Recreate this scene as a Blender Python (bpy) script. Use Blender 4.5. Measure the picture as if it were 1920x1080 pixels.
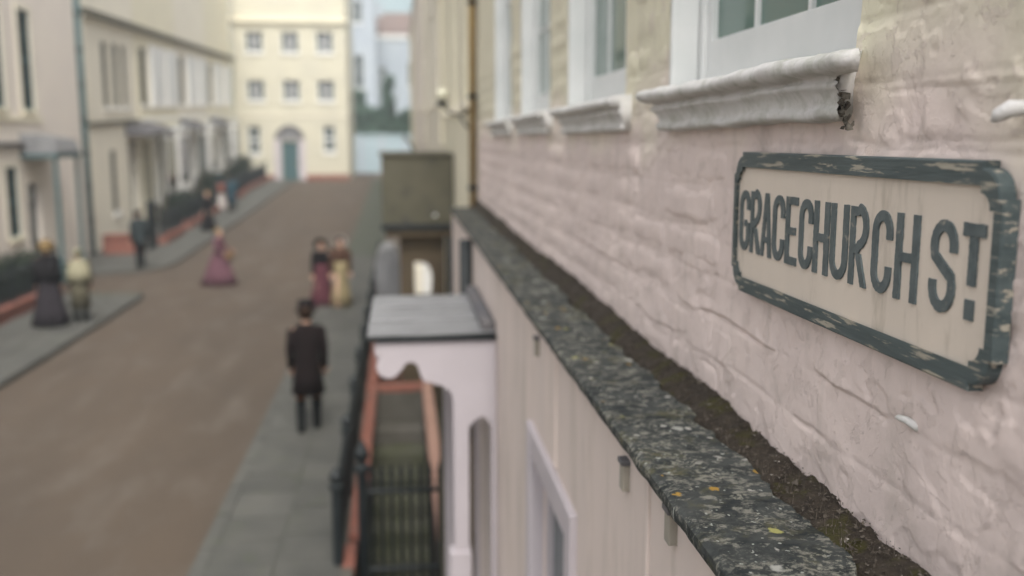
import bpy, bmesh, math, random
import numpy as np
from mathutils import Vector, Matrix
random.seed(7); RNG = np.random.default_rng(11)
scn = bpy.context.scene; COL = scn.collection
for o in list(bpy.data.objects): bpy.data.objects.remove(o)

# ------------------------------------------------------------------ camera
EYE = 4.2
FPX, VX, VY = 1800.0, 748.0, 262.0
PITCH = math.atan((540-VY)/FPX); YAW = math.atan((960-VX)*math.cos(PITCH)/FPX)
cam = bpy.data.cameras.new('camera'); camo = bpy.data.objects.new('camera', cam); COL.objects.link(camo)
cam.sensor_width = 36; cam.lens = FPX/1920*36; cam.clip_start = 0.05; cam.clip_end = 4000
camo.location = (0, 0, EYE); camo.rotation_euler = (math.pi/2-PITCH, 0, -YAW)
cam.dof.use_dof = True; cam.dof.focus_distance = 2.1; cam.dof.aperture_fstop = 1.4; cam.dof.aperture_blades = 9
scn.camera = camo
# ------------------------------------------------------------------ sky, sun, exposure
SUN_EL, SUN_ROT = 52, 174
w = bpy.data.worlds.new('World'); scn.world = w; w.use_nodes = True
nt = w.node_tree; bg = nt.nodes['Background']
sky = nt.nodes.new('ShaderNodeTexSky'); sky.sky_type = 'NISHITA'; sky.sun_disc = False
sky.sun_elevation = math.radians(SUN_EL); sky.sun_rotation = math.radians(SUN_ROT)
sky.air_density = 1.0; sky.dust_density = 6.0; sky.ozone_density = 0.6
hs = nt.nodes.new('ShaderNodeHueSaturation'); hs.inputs['Saturation'].default_value = 0.12   # overcast: a grey veil
nt.links.new(sky.outputs[0], hs.inputs['Color']); nt.links.new(hs.outputs[0], bg.inputs[0]); bg.inputs[1].default_value = 0.125
sl = bpy.data.lights.new('sun', 'SUN'); sl.energy = 1.5; sl.angle = math.radians(24); sl.color = (1, .95, .88)
so = bpy.data.objects.new('sun', sl); COL.objects.link(so)
az = math.radians(SUN_ROT); el = math.radians(SUN_EL)
sd = Vector((math.sin(az)*math.cos(el), math.cos(az)*math.cos(el), math.sin(el)))   # towards the sun
so.rotation_euler = sd.to_track_quat('Z', 'Y').to_euler(); so.location = (0, -10, 30)
scn.view_settings.view_transform = 'Standard'; scn.view_settings.look = 'None'
scn.view_settings.exposure = 1.02; scn.view_settings.gamma = 1.0
try: scn.cycles.use_denoising = True
except Exception: pass

# ------------------------------------------------------------------ pixel -> direction helpers
_F = Vector((math.sin(YAW)*math.cos(PITCH), math.cos(YAW)*math.cos(PITCH), -math.sin(PITCH)))
_R = Vector((math.cos(YAW), -math.sin(YAW), 0)); _U = _R.cross(_F)
def ray(x, y): return (x-960)*_R + (540-y)*_U + FPX*_F
def onX(x, y, X): r = ray(x, y); return Vector((0, 0, EYE)) + r*(X/r.x)
def onY(x, y, Y): r = ray(x, y); return Vector((0, 0, EYE)) + r*(Y/r.y)
def gz(Y):
    """height of the street: level near the camera, climbing gently towards the far end"""
    a = 0.032*4*math.log1p(math.exp(min(60, (Y-31)/4)))
    b = 0.062*4*math.log1p(math.exp(min(60, (Y-78)/4)))
    return max(a-b, -0.6) if Y < 140 else max(a-b, -0.6)

# ------------------------------------------------------------------ noise
def _h(ix, iy, iz):
    n = (ix.astype(np.int64)*374761393 + iy.astype(np.int64)*668265263 + iz.astype(np.int64)*2147483647) & 0xffffffff
    n = ((n ^ (n >> 13))*1274126177) & 0xffffffff
    return ((n ^ (n >> 16)) & 0xffff)/65535.0
def vn(x, y, z=0.0):
    x, y, z = np.broadcast_arrays(np.asarray(x, float), np.asarray(y, float), np.asarray(z, float))
    fx, fy, fz = np.floor(x), np.floor(y), np.floor(z)
    u, v, t = x-fx, y-fy, z-fz
    u = u*u*(3-2*u); v = v*v*(3-2*v); t = t*t*(3-2*t); r = 0
    for a in (0, 1):
        for b in (0, 1):
            for c in (0, 1):
                r = r + _h(fx+a, fy+b, fz+c)*(u if a else 1-u)*(v if b else 1-v)*(t if c else 1-t)
    return r*2-1
def fbm(x, y, z=0.0, o=4):
    r = 0; a = 1.0; s = 1.0
    for i in range(o):
        r = r + a*vn(np.asarray(x)*s+i*17.3, np.asarray(y)*s+i*5.1, np.asarray(z)*s+i*9.7); a *= .5; s *= 2.03
    return r
def sstep(a, b, x): t = np.clip((x-a)/(b-a), 0, 1); return t*t*(3-2*t)

# ------------------------------------------------------------------ materials
def nodes(m): return m.node_tree.nodes, m.node_tree.links
def mat(name, col, col2=None, scale=3.0, rough=.8, bump=.25, bscale=60, bdist=.01, spec=.3, metal=0, lo=.35, hi=.65, stretch=(1, 1, 1), var=0.0, detail=8, col3=None, scale3=1.0, lo3=.55, hi3=.7):
    m = bpy.data.materials.new(name); m.use_nodes = True; N, L = nodes(m); b = N['Principled BSDF']
    b.inputs['Roughness'].default_value = rough; b.inputs['Metallic'].default_value = metal
    b.inputs['Specular IOR Level'].default_value = spec
    g = N.new('ShaderNodeNewGeometry'); mp = N.new('ShaderNodeMapping'); mp.inputs['Scale'].default_value = stretch
    L.new(g.outputs['Position'], mp.inputs['Vector'])
    c = None
    if col2 is not None:
        n = N.new('ShaderNodeTexNoise'); n.inputs['Scale'].default_value = scale; n.inputs['Detail'].default_value = detail; n.inputs['Roughness'].default_value = .6
        L.new(mp.outputs[0], n.inputs['Vector'])
        r = N.new('ShaderNodeMapRange'); r.inputs['From Min'].default_value = lo; r.inputs['From Max'].default_value = hi
        L.new(n.outputs['Fac'], r.inputs['Value'])
        x = N.new('ShaderNodeMix'); x.data_type = 'RGBA'; x.inputs[6].default_value = (*col, 1); x.inputs[7].default_value = (*col2, 1)
        L.new(r.outputs[0], x.inputs[0]); c = x.outputs[2]
    else:
        rgb = N.new('ShaderNodeRGB'); rgb.outputs[0].default_value = (*col, 1); c = rgb.outputs[0]
    if col3 is not None:
        n = N.new('ShaderNodeTexNoise'); n.inputs['Scale'].default_value = scale3; n.inputs['Detail'].default_value = 10; n.inputs['Roughness'].default_value = .65
        L.new(mp.outputs[0], n.inputs['Vector'])
        r = N.new('ShaderNodeMapRange'); r.inputs['From Min'].default_value = lo3; r.inputs['From Max'].default_value = hi3
        L.new(n.outputs['Fac'], r.inputs['Value'])
        x = N.new('ShaderNodeMix'); x.data_type = 'RGBA'; x.inputs[7].default_value = (*col3, 1)
        L.new(c, x.inputs[6]); L.new(r.outputs[0], x.inputs[0]); c = x.outputs[2]
    if var:
        oi = N.new('ShaderNodeObjectInfo'); r = N.new('ShaderNodeMapRange'); r.inputs['To Min'].default_value = 1-var; r.inputs['To Max'].default_value = 1+var
        L.new(oi.outputs['Random'], r.inputs['Value'])
        h = N.new('ShaderNodeHueSaturation'); L.new(r.outputs[0], h.inputs['Value']); L.new(c, h.inputs['Color']); c = h.outputs[0]
    L.new(c, b.inputs['Base Color'])
    if bump:
        n = N.new('ShaderNodeTexNoise'); n.inputs['Scale'].default_value = bscale; n.inputs['Detail'].default_value = 6; n.inputs['Roughness'].default_value = .6
        L.new(mp.outputs[0], n.inputs['Vector'])
        bu = N.new('ShaderNodeBump'); bu.inputs['Strength'].default_value = bump; bu.inputs['Distance'].default_value = bdist
        L.new(n.outputs['Fac'], bu.inputs['Height']); L.new(bu.outputs[0], b.inputs['Normal'])
    return m

M = {}
M['limewash'] = mat('limewash', (.77, .65, .605), (.70, .59, .555), scale=2.5, bump=.5, bscale=45, bdist=.004, col3=(.52, .45, .41), scale3=6, lo3=.56, hi3=.80)
def add_cream(m):
    # wall colour turns yellower higher up, along a noisy edge
    N, L = nodes(m); b = N['Principled BSDF']; src = b.inputs['Base Color'].links[0].from_socket
    g = N.new('ShaderNodeNewGeometry'); sp = N.new('ShaderNodeSeparateXYZ'); L.new(g.outputs['Position'], sp.inputs[0])
    n = N.new('ShaderNodeTexNoise'); n.inputs['Scale'].default_value = 2.2; n.inputs['Detail'].default_value = 6; L.new(g.outputs['Position'], n.inputs['Vector'])
    ad = N.new('ShaderNodeMath'); ad.operation = 'MULTIPLY_ADD'; ad.inputs[1].default_value = .7; L.new(n.outputs['Fac'], ad.inputs[0]); L.new(sp.outputs['Z'], ad.inputs[2])
    r = N.new('ShaderNodeMapRange'); r.inputs['From Min'].default_value = 4.50; r.inputs['From Max'].default_value = 4.85; L.new(ad.outputs[0], r.inputs['Value'])
    x = N.new('ShaderNodeMix'); x.data_type = 'RGBA'; x.inputs[7].default_value = (.70, .66, .51, 1); L.new(src, x.inputs[6]); L.new(r.outputs[0], x.inputs[0]); L.new(x.outputs[2], b.inputs['Base Color'])
def add_flakes(m):
    # hairline cracks and flaked coats: sharp-edged relief plus dirt lodged in the cracks
    N, L = nodes(m); b = N['Principled BSDF']; old = b.inputs['Normal'].links[0].from_socket; src = b.inputs['Base Color'].links[0].from_socket
    g = N.new('ShaderNodeNewGeometry')
    def noise(sc, det, off=0, dist=0):
        mp = N.new('ShaderNodeMapping'); mp.inputs['Location'].default_value = (off, off, off); L.new(g.outputs['Position'], mp.inputs['Vector'])
        n = N.new('ShaderNodeTexNoise'); n.inputs['Scale'].default_value = sc; n.inputs['Detail'].default_value = det; n.inputs['Roughness'].default_value = .62; n.inputs['Distortion'].default_value = dist; L.new(mp.outputs[0], n.inputs['Vector']); return n.outputs['Fac']
    def rng(v, a, c, t0=0, t1=1):
        r = N.new('ShaderNodeMapRange'); r.inputs['From Min'].default_value = a; r.inputs['From Max'].default_value = c; r.inputs['To Min'].default_value = t0; r.inputs['To Max'].default_value = t1; L.new(v, r.inputs['Value']); return r.outputs[0]
    def bump(h, st, di, nrm):
        bu = N.new('ShaderNodeBump'); bu.inputs['Strength'].default_value = st; bu.inputs['Distance'].default_value = di; L.new(h, bu.inputs['Height']); L.new(nrm, bu.inputs['Normal']); return bu.outputs[0]
    fl = rng(noise(5.5, 9, 2.0, .4), .52, .535); nn = bump(fl, .45, .003, old)
    fl2 = rng(noise(13, 9, 7.0, .3), .57, .585); nn = bump(fl2, .6, .002, nn)
    L.new(nn, b.inputs['Normal'])
    x = N.new('ShaderNodeMix'); x.data_type = 'RGBA'; x.inputs[7].default_value = (.58, .49, .45, 1); L.new(src, x.inputs[6]); L.new(rng(fl2, 0, 1, 0, .35), x.inputs[0])
    # soot and run-off streaks
    mp = N.new('ShaderNodeMapping'); mp.inputs['Scale'].default_value = (1, 7, .8); L.new(g.outputs['Position'], mp.inputs['Vector'])
    n = N.new('ShaderNodeTexNoise'); n.inputs['Scale'].default_value = 1.6; n.inputs['Detail'].default_value = 8; L.new(mp.outputs[0], n.inputs['Vector'])
    y = N.new('ShaderNodeMix'); y.data_type = 'RGBA'; y.inputs[7].default_value = (.42, .37, .32, 1); L.new(x.outputs[2], y.inputs[6]); L.new(rng(n.outputs['Fac'], .54, .80, 0, .42), y.inputs[0])
    L.new(y.outputs[2], b.inputs['Base Color'])
add_cream(M['limewash']); add_flakes(M['limewash'])
M['vent_block_stone'] = mat('vent_block_stone', (.34, .31, .26), (.28, .26, .22), scale=8, bump=.3)
M['pit'] = mat('shaded_pit_stone', (.030, .032, .026), (.045, .045, .034), scale=4, bump=.4, bscale=25)  # near-black base colour holds the shade of the deep pit
M['terra_pale'] = mat('bleached_terracotta', (.36, .22, .17), (.30, .18, .14), scale=6, bump=.3, bscale=30)
M['blind'] = mat('linen_blind', (.20, .19, .20), (.17, .17, .175), scale=3, bump=0)
M['lower_paint'] = mat('lower_paint', (.68, .58, .53), (.60, .52, .48), scale=1.6, bump=.3, bscale=30, col3=(.36, .32, .27), scale3=3.0, lo3=.50, hi3=.78, stretch=(1, 1, .22))
M['sill_paint'] = mat('sill_paint', (.70, .68, .67), (.60, .59, .56), scale=14, bump=.6, bscale=110, bdist=.004, col3=(.33, .34, .28), scale3=12, lo3=.49, hi3=.80, detail=12)
M['white_paint'] = mat('white_paint', (.70, .71, .70), (.63, .65, .64), scale=4, rough=.55, bump=.15, bscale=80, bdist=.002)
M['broken'] = mat('broken_stone', (.05, .046, .038), (.16, .145, .12), scale=50, bump=.8, bscale=80, bdist=.01)
M['cream'] = mat('cream_stucco', (.76, .71, .55), (.70, .65, .51), scale=.9, bump=.2, bscale=20)
M['cream_b'] = mat('cream_stucco_pale', (.78, .73, .61), (.72, .67, .57), scale=.7, bump=.2, bscale=20)
M['pinkcream'] = mat('pink_cream_stucco', (.78, .71, .63), (.73, .66, .60), scale=.6, bump=.2, bscale=20)
M['yellow'] = mat('yellow_stucco', (.55, .52, .41), (.50, .475, .385), scale=.5, bump=.15, bscale=20)
M['offwhite'] = mat('offwhite_stucco', (.80, .79, .76), (.75, .74, .71), scale=.8, bump=.15, bscale=20)
M['lav'] = mat('lavender_white_paint', (.50, .455, .48), (.46, .42, .44), scale=2, rough=.6, bump=.1)
M['teal'] = mat('dark_teal_paint', (.05, .10, .108), (.065, .12, .125), scale=5, rough=.5, bump=.1)
M['iron'] = mat('black_iron', (.012, .016, .018), (.02, .025, .026), scale=8, rough=.5, bump=.15)
M['lead'] = mat('lead_sheet', (.19, .19, .195), (.25, .25, .255), scale=3.5, rough=.55, bump=.25, bscale=18, col3=(.13, .13, .13), scale3=5, lo3=.58, hi3=.75)
M['olive'] = mat('olive_timber', (.085, .080, .055), (.11, .10, .07), scale=2.2, rough=.7, bump=.3, bscale=25, col3=(.05, .05, .045), scale3=3)
M['brown'] = mat('brown_timber', (.075, .055, .035), (.10, .075, .045), scale=3, rough=.7, bump=.2)
M['door'] = mat('door_paint', (.03, .05, .055), (.04, .06, .065), scale=3, rough=.4, bump=.1)
M['terra'] = mat('terracotta', (.25, .10, .072), (.20, .085, .065), scale=6, bump=.3, bscale=30, col3=(.16, .10, .08), scale3=3)
M['road'] = mat('gravel_road', (.088, .066, .048), (.070, .054, .041), scale=.45, bump=.7, bscale=45, bdist=.03, stretch=(1, .35, 1), col3=(.115, .097, .08), scale3=1.6, lo3=.5, hi3=.8)
M['ground'] = mat('earth', (.15, .12, .09), (.12, .10, .08), scale=.4, bump=.4, bscale=30)
M['flag'] = mat('york_flag', (.086, .084, .075), (.066, .066, .060), scale=2.2, bump=.35, bscale=35, var=.10, col3=(.07, .075, .055), scale3=4, lo3=.55, hi3=.75)
M['joint'] = mat('dark_joint', (.07, .072, .06), (.05, .06, .04), scale=6, bump=.3)
M['moss'] = mat('mossy_stone', (.10, .098, .075), (.075, .08, .045), scale=2.5, bump=.4, bscale=25)
M['dkstone'] = mat('area_stone', (.12, .11, .095), (.09, .085, .07), scale=3, bump=.4, bscale=25)
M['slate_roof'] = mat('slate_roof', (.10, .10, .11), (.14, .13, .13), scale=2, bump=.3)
M['redroof'] = mat('weathered_tile', (.20, .14, .12), (.16, .13, .12), scale=1, bump=.3)
M['greyblue'] = mat('grey_render', (.40, .44, .47), (.36, .40, .44), scale=.3, bump=.1)
M['paleblue'] = mat('pale_render', (.36, .44, .47), (.32, .40, .43), scale=.3, bump=.1)
M['ochre'] = mat('ochre_pipe', (.36, .25, .10), (.30, .20, .09), scale=6, rough=.6, bump=.2)
M['skin'] = mat('skin', (.48, .30, .22), rough=.6, bump=0)
M['leaf'] = mat('leaf', (.06, .11, .08), (.09, .14, .10), scale=1.5, rough=.6, bump=0)
M['darkleaf'] = mat('dark_leaf', (.014, .024, .014), (.024, .036, .02), scale=6, rough=.6, bump=0)
M['bark'] = mat('bark', (.08, .065, .05), (.05, .042, .035), scale=8, bump=.5)
M['grass'] = mat('hill_grass', (.07, .11, .05), (.10, .13, .07), scale=.05, bump=.2)
def cloth(n, c, c2=None): M[n] = mat(n, c, c2 or tuple(v*.75 for v in c), scale=7, rough=.9, bump=.2, bscale=120, spec=.1)
cloth('black_wool', (.012, .011, .012)); cloth('brown_wool', (.013, .009, .009)); cloth('boot', (.012, .014, .014)); cloth('tan_breech', (.20, .085, .035))
cloth('burgundy', (.10, .035, .045)); cloth('straw_yellow', (.27, .22, .125)); cloth('plum', (.125, .062, .078)); cloth('brown_sp', (.09, .05, .035))
cloth('white_cotton', (.48, .44, .41)); cloth('slate_wool', (.030, .038, .040)); cloth('olive_coat', (.105, .095, .065)); cloth('cream_cotton', (.27, .25, .17)); cloth('dark_skirt', (.028, .024, .028))
cloth('hair', (.045, .025, .015)); cloth('straw', (.22, .15, .07)); cloth('blue_wool', (.03, .065, .085)); cloth('coral', (.20, .085, .065)); cloth('wicker', (.17, .10, .04))
def glass(name, col, rough=.06):
    m = bpy.data.materials.new(name); m.use_nodes = True; b = m.node_tree.nodes['Principled BSDF']
    b.inputs['Base Color'].default_value = (*col, 1); b.inputs['Roughness'].default_value = rough; b.inputs['Specular IOR Level'].default_value = .6
    return m
M['glass'] = glass('window_glass', (.02, .035, .034)); M['glass_green'] = glass('green_reflection_glass', (.10, .17, .145))  # green tint lightened so the base colour carries a reflection
M['glass_dull'] = glass('matte_dark_glass', (.02, .03, .028), .6); M['glass_dull'].node_tree.nodes['Principled BSDF'].inputs['Specular IOR Level'].default_value = .08  # rough and barely specular, keeps grazing reflections off the panes
M['glass_teal'] = glass('teal_glass', (.035, .07, .075), .2); M['opal'] = glass('opal_glass', (.62, .60, .46), .3)

def lichen_mat():
    """dark weathered slate coping with crusts of grey, white, yellow and orange lichen"""
    m = bpy.data.materials.new('lichened_slate'); m.use_nodes = True; N, L = nodes(m); b = N['Principled BSDF']
    b.inputs['Roughness'].default_value = .95; b.inputs['Specular IOR Level'].default_value = .08
    g = N.new('ShaderNodeNewGeometry'); P = g.outputs['Position']
    def noise(sc, det=8, ro=.6, off=0, st=(1, 1, 1)):
        mp = N.new('ShaderNodeMapping'); mp.inputs['Location'].default_value = (off, off*.7, 0); mp.inputs['Scale'].default_value = st; L.new(P, mp.inputs['Vector'])
        n = N.new('ShaderNodeTexNoise'); n.inputs['Scale'].default_value = sc; n.inputs['Detail'].default_value = det; n.inputs['Roughness'].default_value = ro
        L.new(mp.outputs[0], n.inputs['Vector']); return n.outputs['Fac']
    def ramp(v, a, c):
        r = N.new('ShaderNodeMapRange'); r.inputs['From Min'].default_value = a; r.inputs['From Max'].default_value = c; L.new(v, r.inputs['Value']); return r.outputs[0]
    def mix(f, a, c):
        x = N.new('ShaderNodeMix'); x.data_type = 'RGBA'
        for s, q in ((6, a), (7, c)):
            if isinstance(q, tuple): x.inputs[s].default_value = (*q, 1)
            else: L.new(q, x.inputs[s])
        L.new(f, x.inputs[0]); return x.outputs[2]
    def mul(a, c):
        x = N.new('ShaderNodeMath'); x.operation = 'MULTIPLY'; L.new(a, x.inputs[0]); L.new(c, x.inputs[1]); return x.outputs[0]
    c = mix(ramp(noise(16, 9, .65, 0, (.8, 1, 1)), .38, .62), (.026, .030, .031), (.062, .066, .064))
    c = mix(ramp(noise(30, 12, .74, 3, (.7, 1, 1)), .52, .60), c, (.19, .185, .16))
    c = mix(mul(ramp(noise(70, 6, .6, 9), .52, .6), ramp(noise(6, 3, .5, 5), .48, .6)), c, (.22, .215, .18))
    c = mix(mul(ramp(noise(7, 4, .5, 14), .55, .66), ramp(noise(40, 6, .6, 2), .42, .60)), c, (.085, .082, .052))
    def spots(sc, thr, off, frac):
        mp = N.new('ShaderNodeMapping'); mp.inputs['Location'].default_value = (off, off*1.3, off*.2); mp.inputs['Scale'].default_value = (1, 1, .2); L.new(P, mp.inputs['Vector'])
        dn = N.new('ShaderNodeTexNoise'); dn.inputs['Scale'].default_value = 60; L.new(mp.outputs[0], dn.inputs['Vector'])
        ad = N.new('ShaderNodeMix'); ad.data_type = 'RGBA'; ad.blend_type = 'LINEAR_LIGHT'; ad.inputs[0].default_value = .012; L.new(mp.outputs[0], ad.inputs[6]); L.new(dn.outputs['Color'], ad.inputs[7])
        v = N.new('ShaderNodeTexVoronoi'); v.inputs['Scale'].default_value = sc; L.new(ad.outputs[2], v.inputs['Vector'])
        sp = N.new('ShaderNodeSeparateColor'); L.new(v.outputs['Color'], sp.inputs[0])
        return mul(ramp(v.outputs['Distance'], thr, thr*.72), ramp(sp.outputs[0], frac, frac-.02))
    c = mix(spots(15, .36, 1.0, .10), c, (.30, .30, .275))
    c = mix(spots(70, .34, 6.0, .10), c, (.30, .31, .28))
    c = mix(spots(30, .34, 4.0, .06), c, (.36, .35, .32))
    c = mix(spots(20, .30, 7.0, .07), c, (.32, .20, .05))
    c = mix(spots(15, .28, 9.0, .08), c, (.30, .29, .11))
    L.new(c, b.inputs['Base Color'])
    bu = N.new('ShaderNodeBump'); bu.inputs['Strength'].default_value = .7; bu.inputs['Distance'].default_value = .006
    L.new(noise(45, 10, .7, 3), bu.inputs['Height']); L.new(bu.outputs[0], b.inputs['Normal'])
    return m
M['lichen'] = lichen_mat()
M['soil'] = mat('gutter_soil', (.024, .018, .013), (.050, .039, .028), scale=35, bump=.9, bscale=120, bdist=.01, col3=(.042, .038, .010), scale3=7, lo3=.54, hi3=.62)
M['chip'] = mat('stone_chips', (.13, .11, .09), (.05, .04, .03), scale=60, bump=.3, col3=(.36, .33, .30), scale3=45, lo3=.6, hi3=.65)
M['sign_dark'] = mat('chipped_slate_green_paint', (.060, .080, .083), (.095, .120, .122), scale=16, rough=.5, bump=.4, bscale=60, bdist=.004, stretch=(1, .22, 2.2), col3=(.36, .33, .27), scale3=34, lo3=.55, hi3=.61)
M['sign_edge'] = mat('sign_edge_paint', (.03, .05, .055), (.05, .07, .075), scale=20, rough=.5, bump=.3, bscale=60, bdist=.004, col3=(.26, .24, .2), scale3=20, lo3=.64, hi3=.7)
M['sign_letter'] = mat('letter_paint', (.075, .097, .102), (.115, .140, .145), scale=25, rough=.5, bump=.4, bscale=90, bdist=.003, col3=(.30, .28, .24), scale3=28, lo3=.62, hi3=.70)
M['sign_plate'] = mat('aged_cream_enamel', (.72, .63, .54), (.66, .58, .50), scale=3, rough=.5, bump=.25, bscale=50, bdist=.003, stretch=(1, 1.4, .35), col3=(.33, .28, .21), scale3=6, lo3=.56, hi3=.80)

# ------------------------------------------------------------------ mesh building
WL = {}
class MB:
    def __init__(s): s.v = []; s.f = []
    def add(s, vs, fs):
        k = len(s.v); s.v += [tuple(p) for p in vs]; s.f += [tuple(i+k for i in f) for f in fs]; return s
    def box(s, x0, x1, y0, y1, z0, z1):
        x0, x1 = sorted((x0, x1)); y0, y1 = sorted((y0, y1)); z0, z1 = sorted((z0, z1))
        return s.add([(x0,y0,z0),(x1,y0,z0),(x1,y1,z0),(x0,y1,z0),(x0,y0,z1),(x1,y0,z1),(x1,y1,z1),(x0,y1,z1)],
                     [(0,3,2,1),(4,5,6,7),(0,1,5,4),(1,2,6,5),(2,3,7,6),(3,0,4,7)])
    def mbox(s, fn, u0, u1, v0, v1, w0, w1):
        """box in wall coordinates (along, up, inward) mapped by fn"""
        k = MB().box(u0, u1, v0, v1, w0, w1); return s.add([fn(*p) for p in k.v], k.f)
    def prism(s, pts, fn, lo, hi):
        n = len(pts)
        vs = [fn(a, b, lo) for a, b in pts]+[fn(a, b, hi) for a, b in pts]
        return s.add(vs, [tuple(range(n-1, -1, -1)), tuple(range(n, 2*n))]+[(i, (i+1) % n, n+(i+1) % n, n+i) for i in range(n)])
    def loft(s, rings, cap=True, closed=True):
        n = len(rings[0]); vs = [p for r in rings for p in r]; fs = []
        for j in range(len(rings)-1):
            for i in range(n if closed else n-1):
                a = j*n+i; b = j*n+(i+1) % n; fs.append((a, b, b+n, a+n))
        if cap: fs += [tuple(range(n-1, -1, -1)), tuple(range((len(rings)-1)*n, len(rings)*n))]
        return s.add(vs, fs)
    def lathe(s, prof, c=(0, 0, 0), n=16, sy=1.0):
        return s.loft([[(c[0]+r*math.cos(2*math.pi*i/n), c[1]+sy*r*math.sin(2*math.pi*i/n), c[2]+z) for i in range(n)] for r, z in prof])
    def tube(s, pts, rad, n=8):
        pts = [Vector(p) for p in pts]; rad = rad if isinstance(rad, (list, tuple)) else [rad]*len(pts); rings = []
        for i, p in enumerate(pts):
            d = (pts[min(i+1, len(pts)-1)]-pts[max(i-1, 0)]).normalized()
            a = d.cross(Vector((0, 0, 1)) if abs(d.z) < .9 else Vector((1, 0, 0))).normalized(); b = d.cross(a)
            rings.append([p+rad[i]*(math.cos(2*math.pi*k/n)*a+math.sin(2*math.pi*k/n)*b) for k in range(n)])
        return s.loft(rings)
    def mesh(s, name):
        m = bpy.data.meshes.new(name); m.from_pydata(s.v, [], s.f); m.update()
        b = bmesh.new(); b.from_mesh(m); bmesh.ops.recalc_face_normals(b, faces=b.faces); b.to_mesh(m); b.free(); return m
    def build(s, name, material, parent=None, smooth=False, bevel=0, loc=None):
        return put(name, s.mesh(name), material, parent, smooth, bevel, loc)
def put(name, me, material, parent=None, smooth=False, bevel=0, loc=None, local=False):
    o = bpy.data.objects.new(name, me); COL.objects.link(o)
    if material is not None:
        m = M[material] if isinstance(material, str) else material
        if not me.materials: me.materials.append(m)
    if smooth:
        me.polygons.foreach_set('use_smooth', [True]*len(me.polygons))
    if bevel:
        b = o.modifiers.new('bevel', 'BEVEL'); b.width = bevel; b.segments = 2; b.limit_method = 'ANGLE'
    if loc is not None: o.location = loc
    WL[o.name] = Vector(loc) if loc is not None else Vector((0, 0, 0))
    if parent is not None:
        o.parent = parent
        if not local: o.matrix_parent_inverse = Matrix.Translation(-WL[parent.name])
    return o
def npmesh(name, V, Fq):
    me = bpy.data.meshes.new(name); V = np.asarray(V, np.float32); Fq = np.asarray(Fq, np.int32); k = Fq.shape[1]
    me.vertices.add(len(V)); me.vertices.foreach_set('co', V.ravel())
    me.loops.add(Fq.size); me.loops.foreach_set('vertex_index', Fq.ravel())
    me.polygons.add(len(Fq)); me.polygons.foreach_set('loop_start', np.arange(0, Fq.size, k, dtype=np.int32))
    me.update(calc_edges=True); me.validate(); return me
def gridfaces(nu, nv):
    i, j = np.meshgrid(np.arange(nu-1), np.arange(nv-1), indexing='ij'); a = (i*nv+j).ravel()
    return np.stack([a, a+1, a+nv+1, a+nv], 1)
def thing(name, label, cat, loc=(0, 0, 0), group=None, rotz=0):
    o = bpy.data.objects.new(name, None); COL.objects.link(o); o.location = loc; o.rotation_euler.z = rotz; o.empty_display_size = .2
    WL[o.name] = Vector(loc); return tag(o, label, cat, group)
def tag(o, label=None, cat=None, group=None, kind=None):
    if label: o['label'] = label
    if cat: o['category'] = cat
    if group: o['group'] = group
    if kind: o['kind'] = kind
    return o

# ------------------------------------------------------------------ walls with openings and windows
def wall_panel(name, fn, u0, u1, v0, v1, ops, material, parent, depth=.2, du=1.2, dv=1.2):
    us = sorted(set([u0, u1]+[q for o in ops for q in o[:2]]+list(np.arange(u0, u1, du)))); vs = sorted(set([v0, v1]+[q for o in ops for q in o[2:4]]+list(np.arange(v0, v1, dv))))
    us = [q for q in us if u0 <= q <= u1]; vs = [q for q in vs if v0 <= q <= v1]; b = MB(); nv = len(vs)
    b.v = [fn(u, v, 0) for u in us for v in vs]
    for i in range(len(us)-1):
        for j in range(nv-1):
            cu, cv = (us[i]+us[i+1])/2, (vs[j]+vs[j+1])/2
            if any(o[0] < cu < o[1] and o[2] < cv < o[3] for o in ops): continue
            b.f.append((i*nv+j, (i+1)*nv+j, (i+1)*nv+j+1, i*nv+j+1))
    for o in ops:
        q = [(o[0], o[2]), (o[1], o[2]), (o[1], o[3]), (o[0], o[3])]
        for k in range(4):
            a, c = q[k], q[(k+1) % 4]
            b.add([fn(*a, 0), fn(*c, 0), fn(*c, depth), fn(*a, depth)], [(0, 1, 2, 3)])
    # ends and back so that the wall has thickness
    b.add([fn(u0, v0, 0), fn(u0, v1, 0), fn(u0, v1, .45), fn(u0, v0, .45)], [(0, 1, 2, 3)])
    b.add([fn(u1, v0, 0), fn(u1, v1, 0), fn(u1, v1, .45), fn(u1, v0, .45)], [(0, 1, 2, 3)])
    b.add([fn(u0, v1, 0), fn(u1, v1, 0), fn(u1, v1, .45), fn(u0, v1, .45)], [(0, 1, 2, 3)])
    b.add([fn(u0, v0, .45), fn(u1, v0, .45), fn(u1, v1, .45), fn(u0, v1, .45)], [(0, 1, 2, 3)])
    return b.build(name, material, parent)
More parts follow.
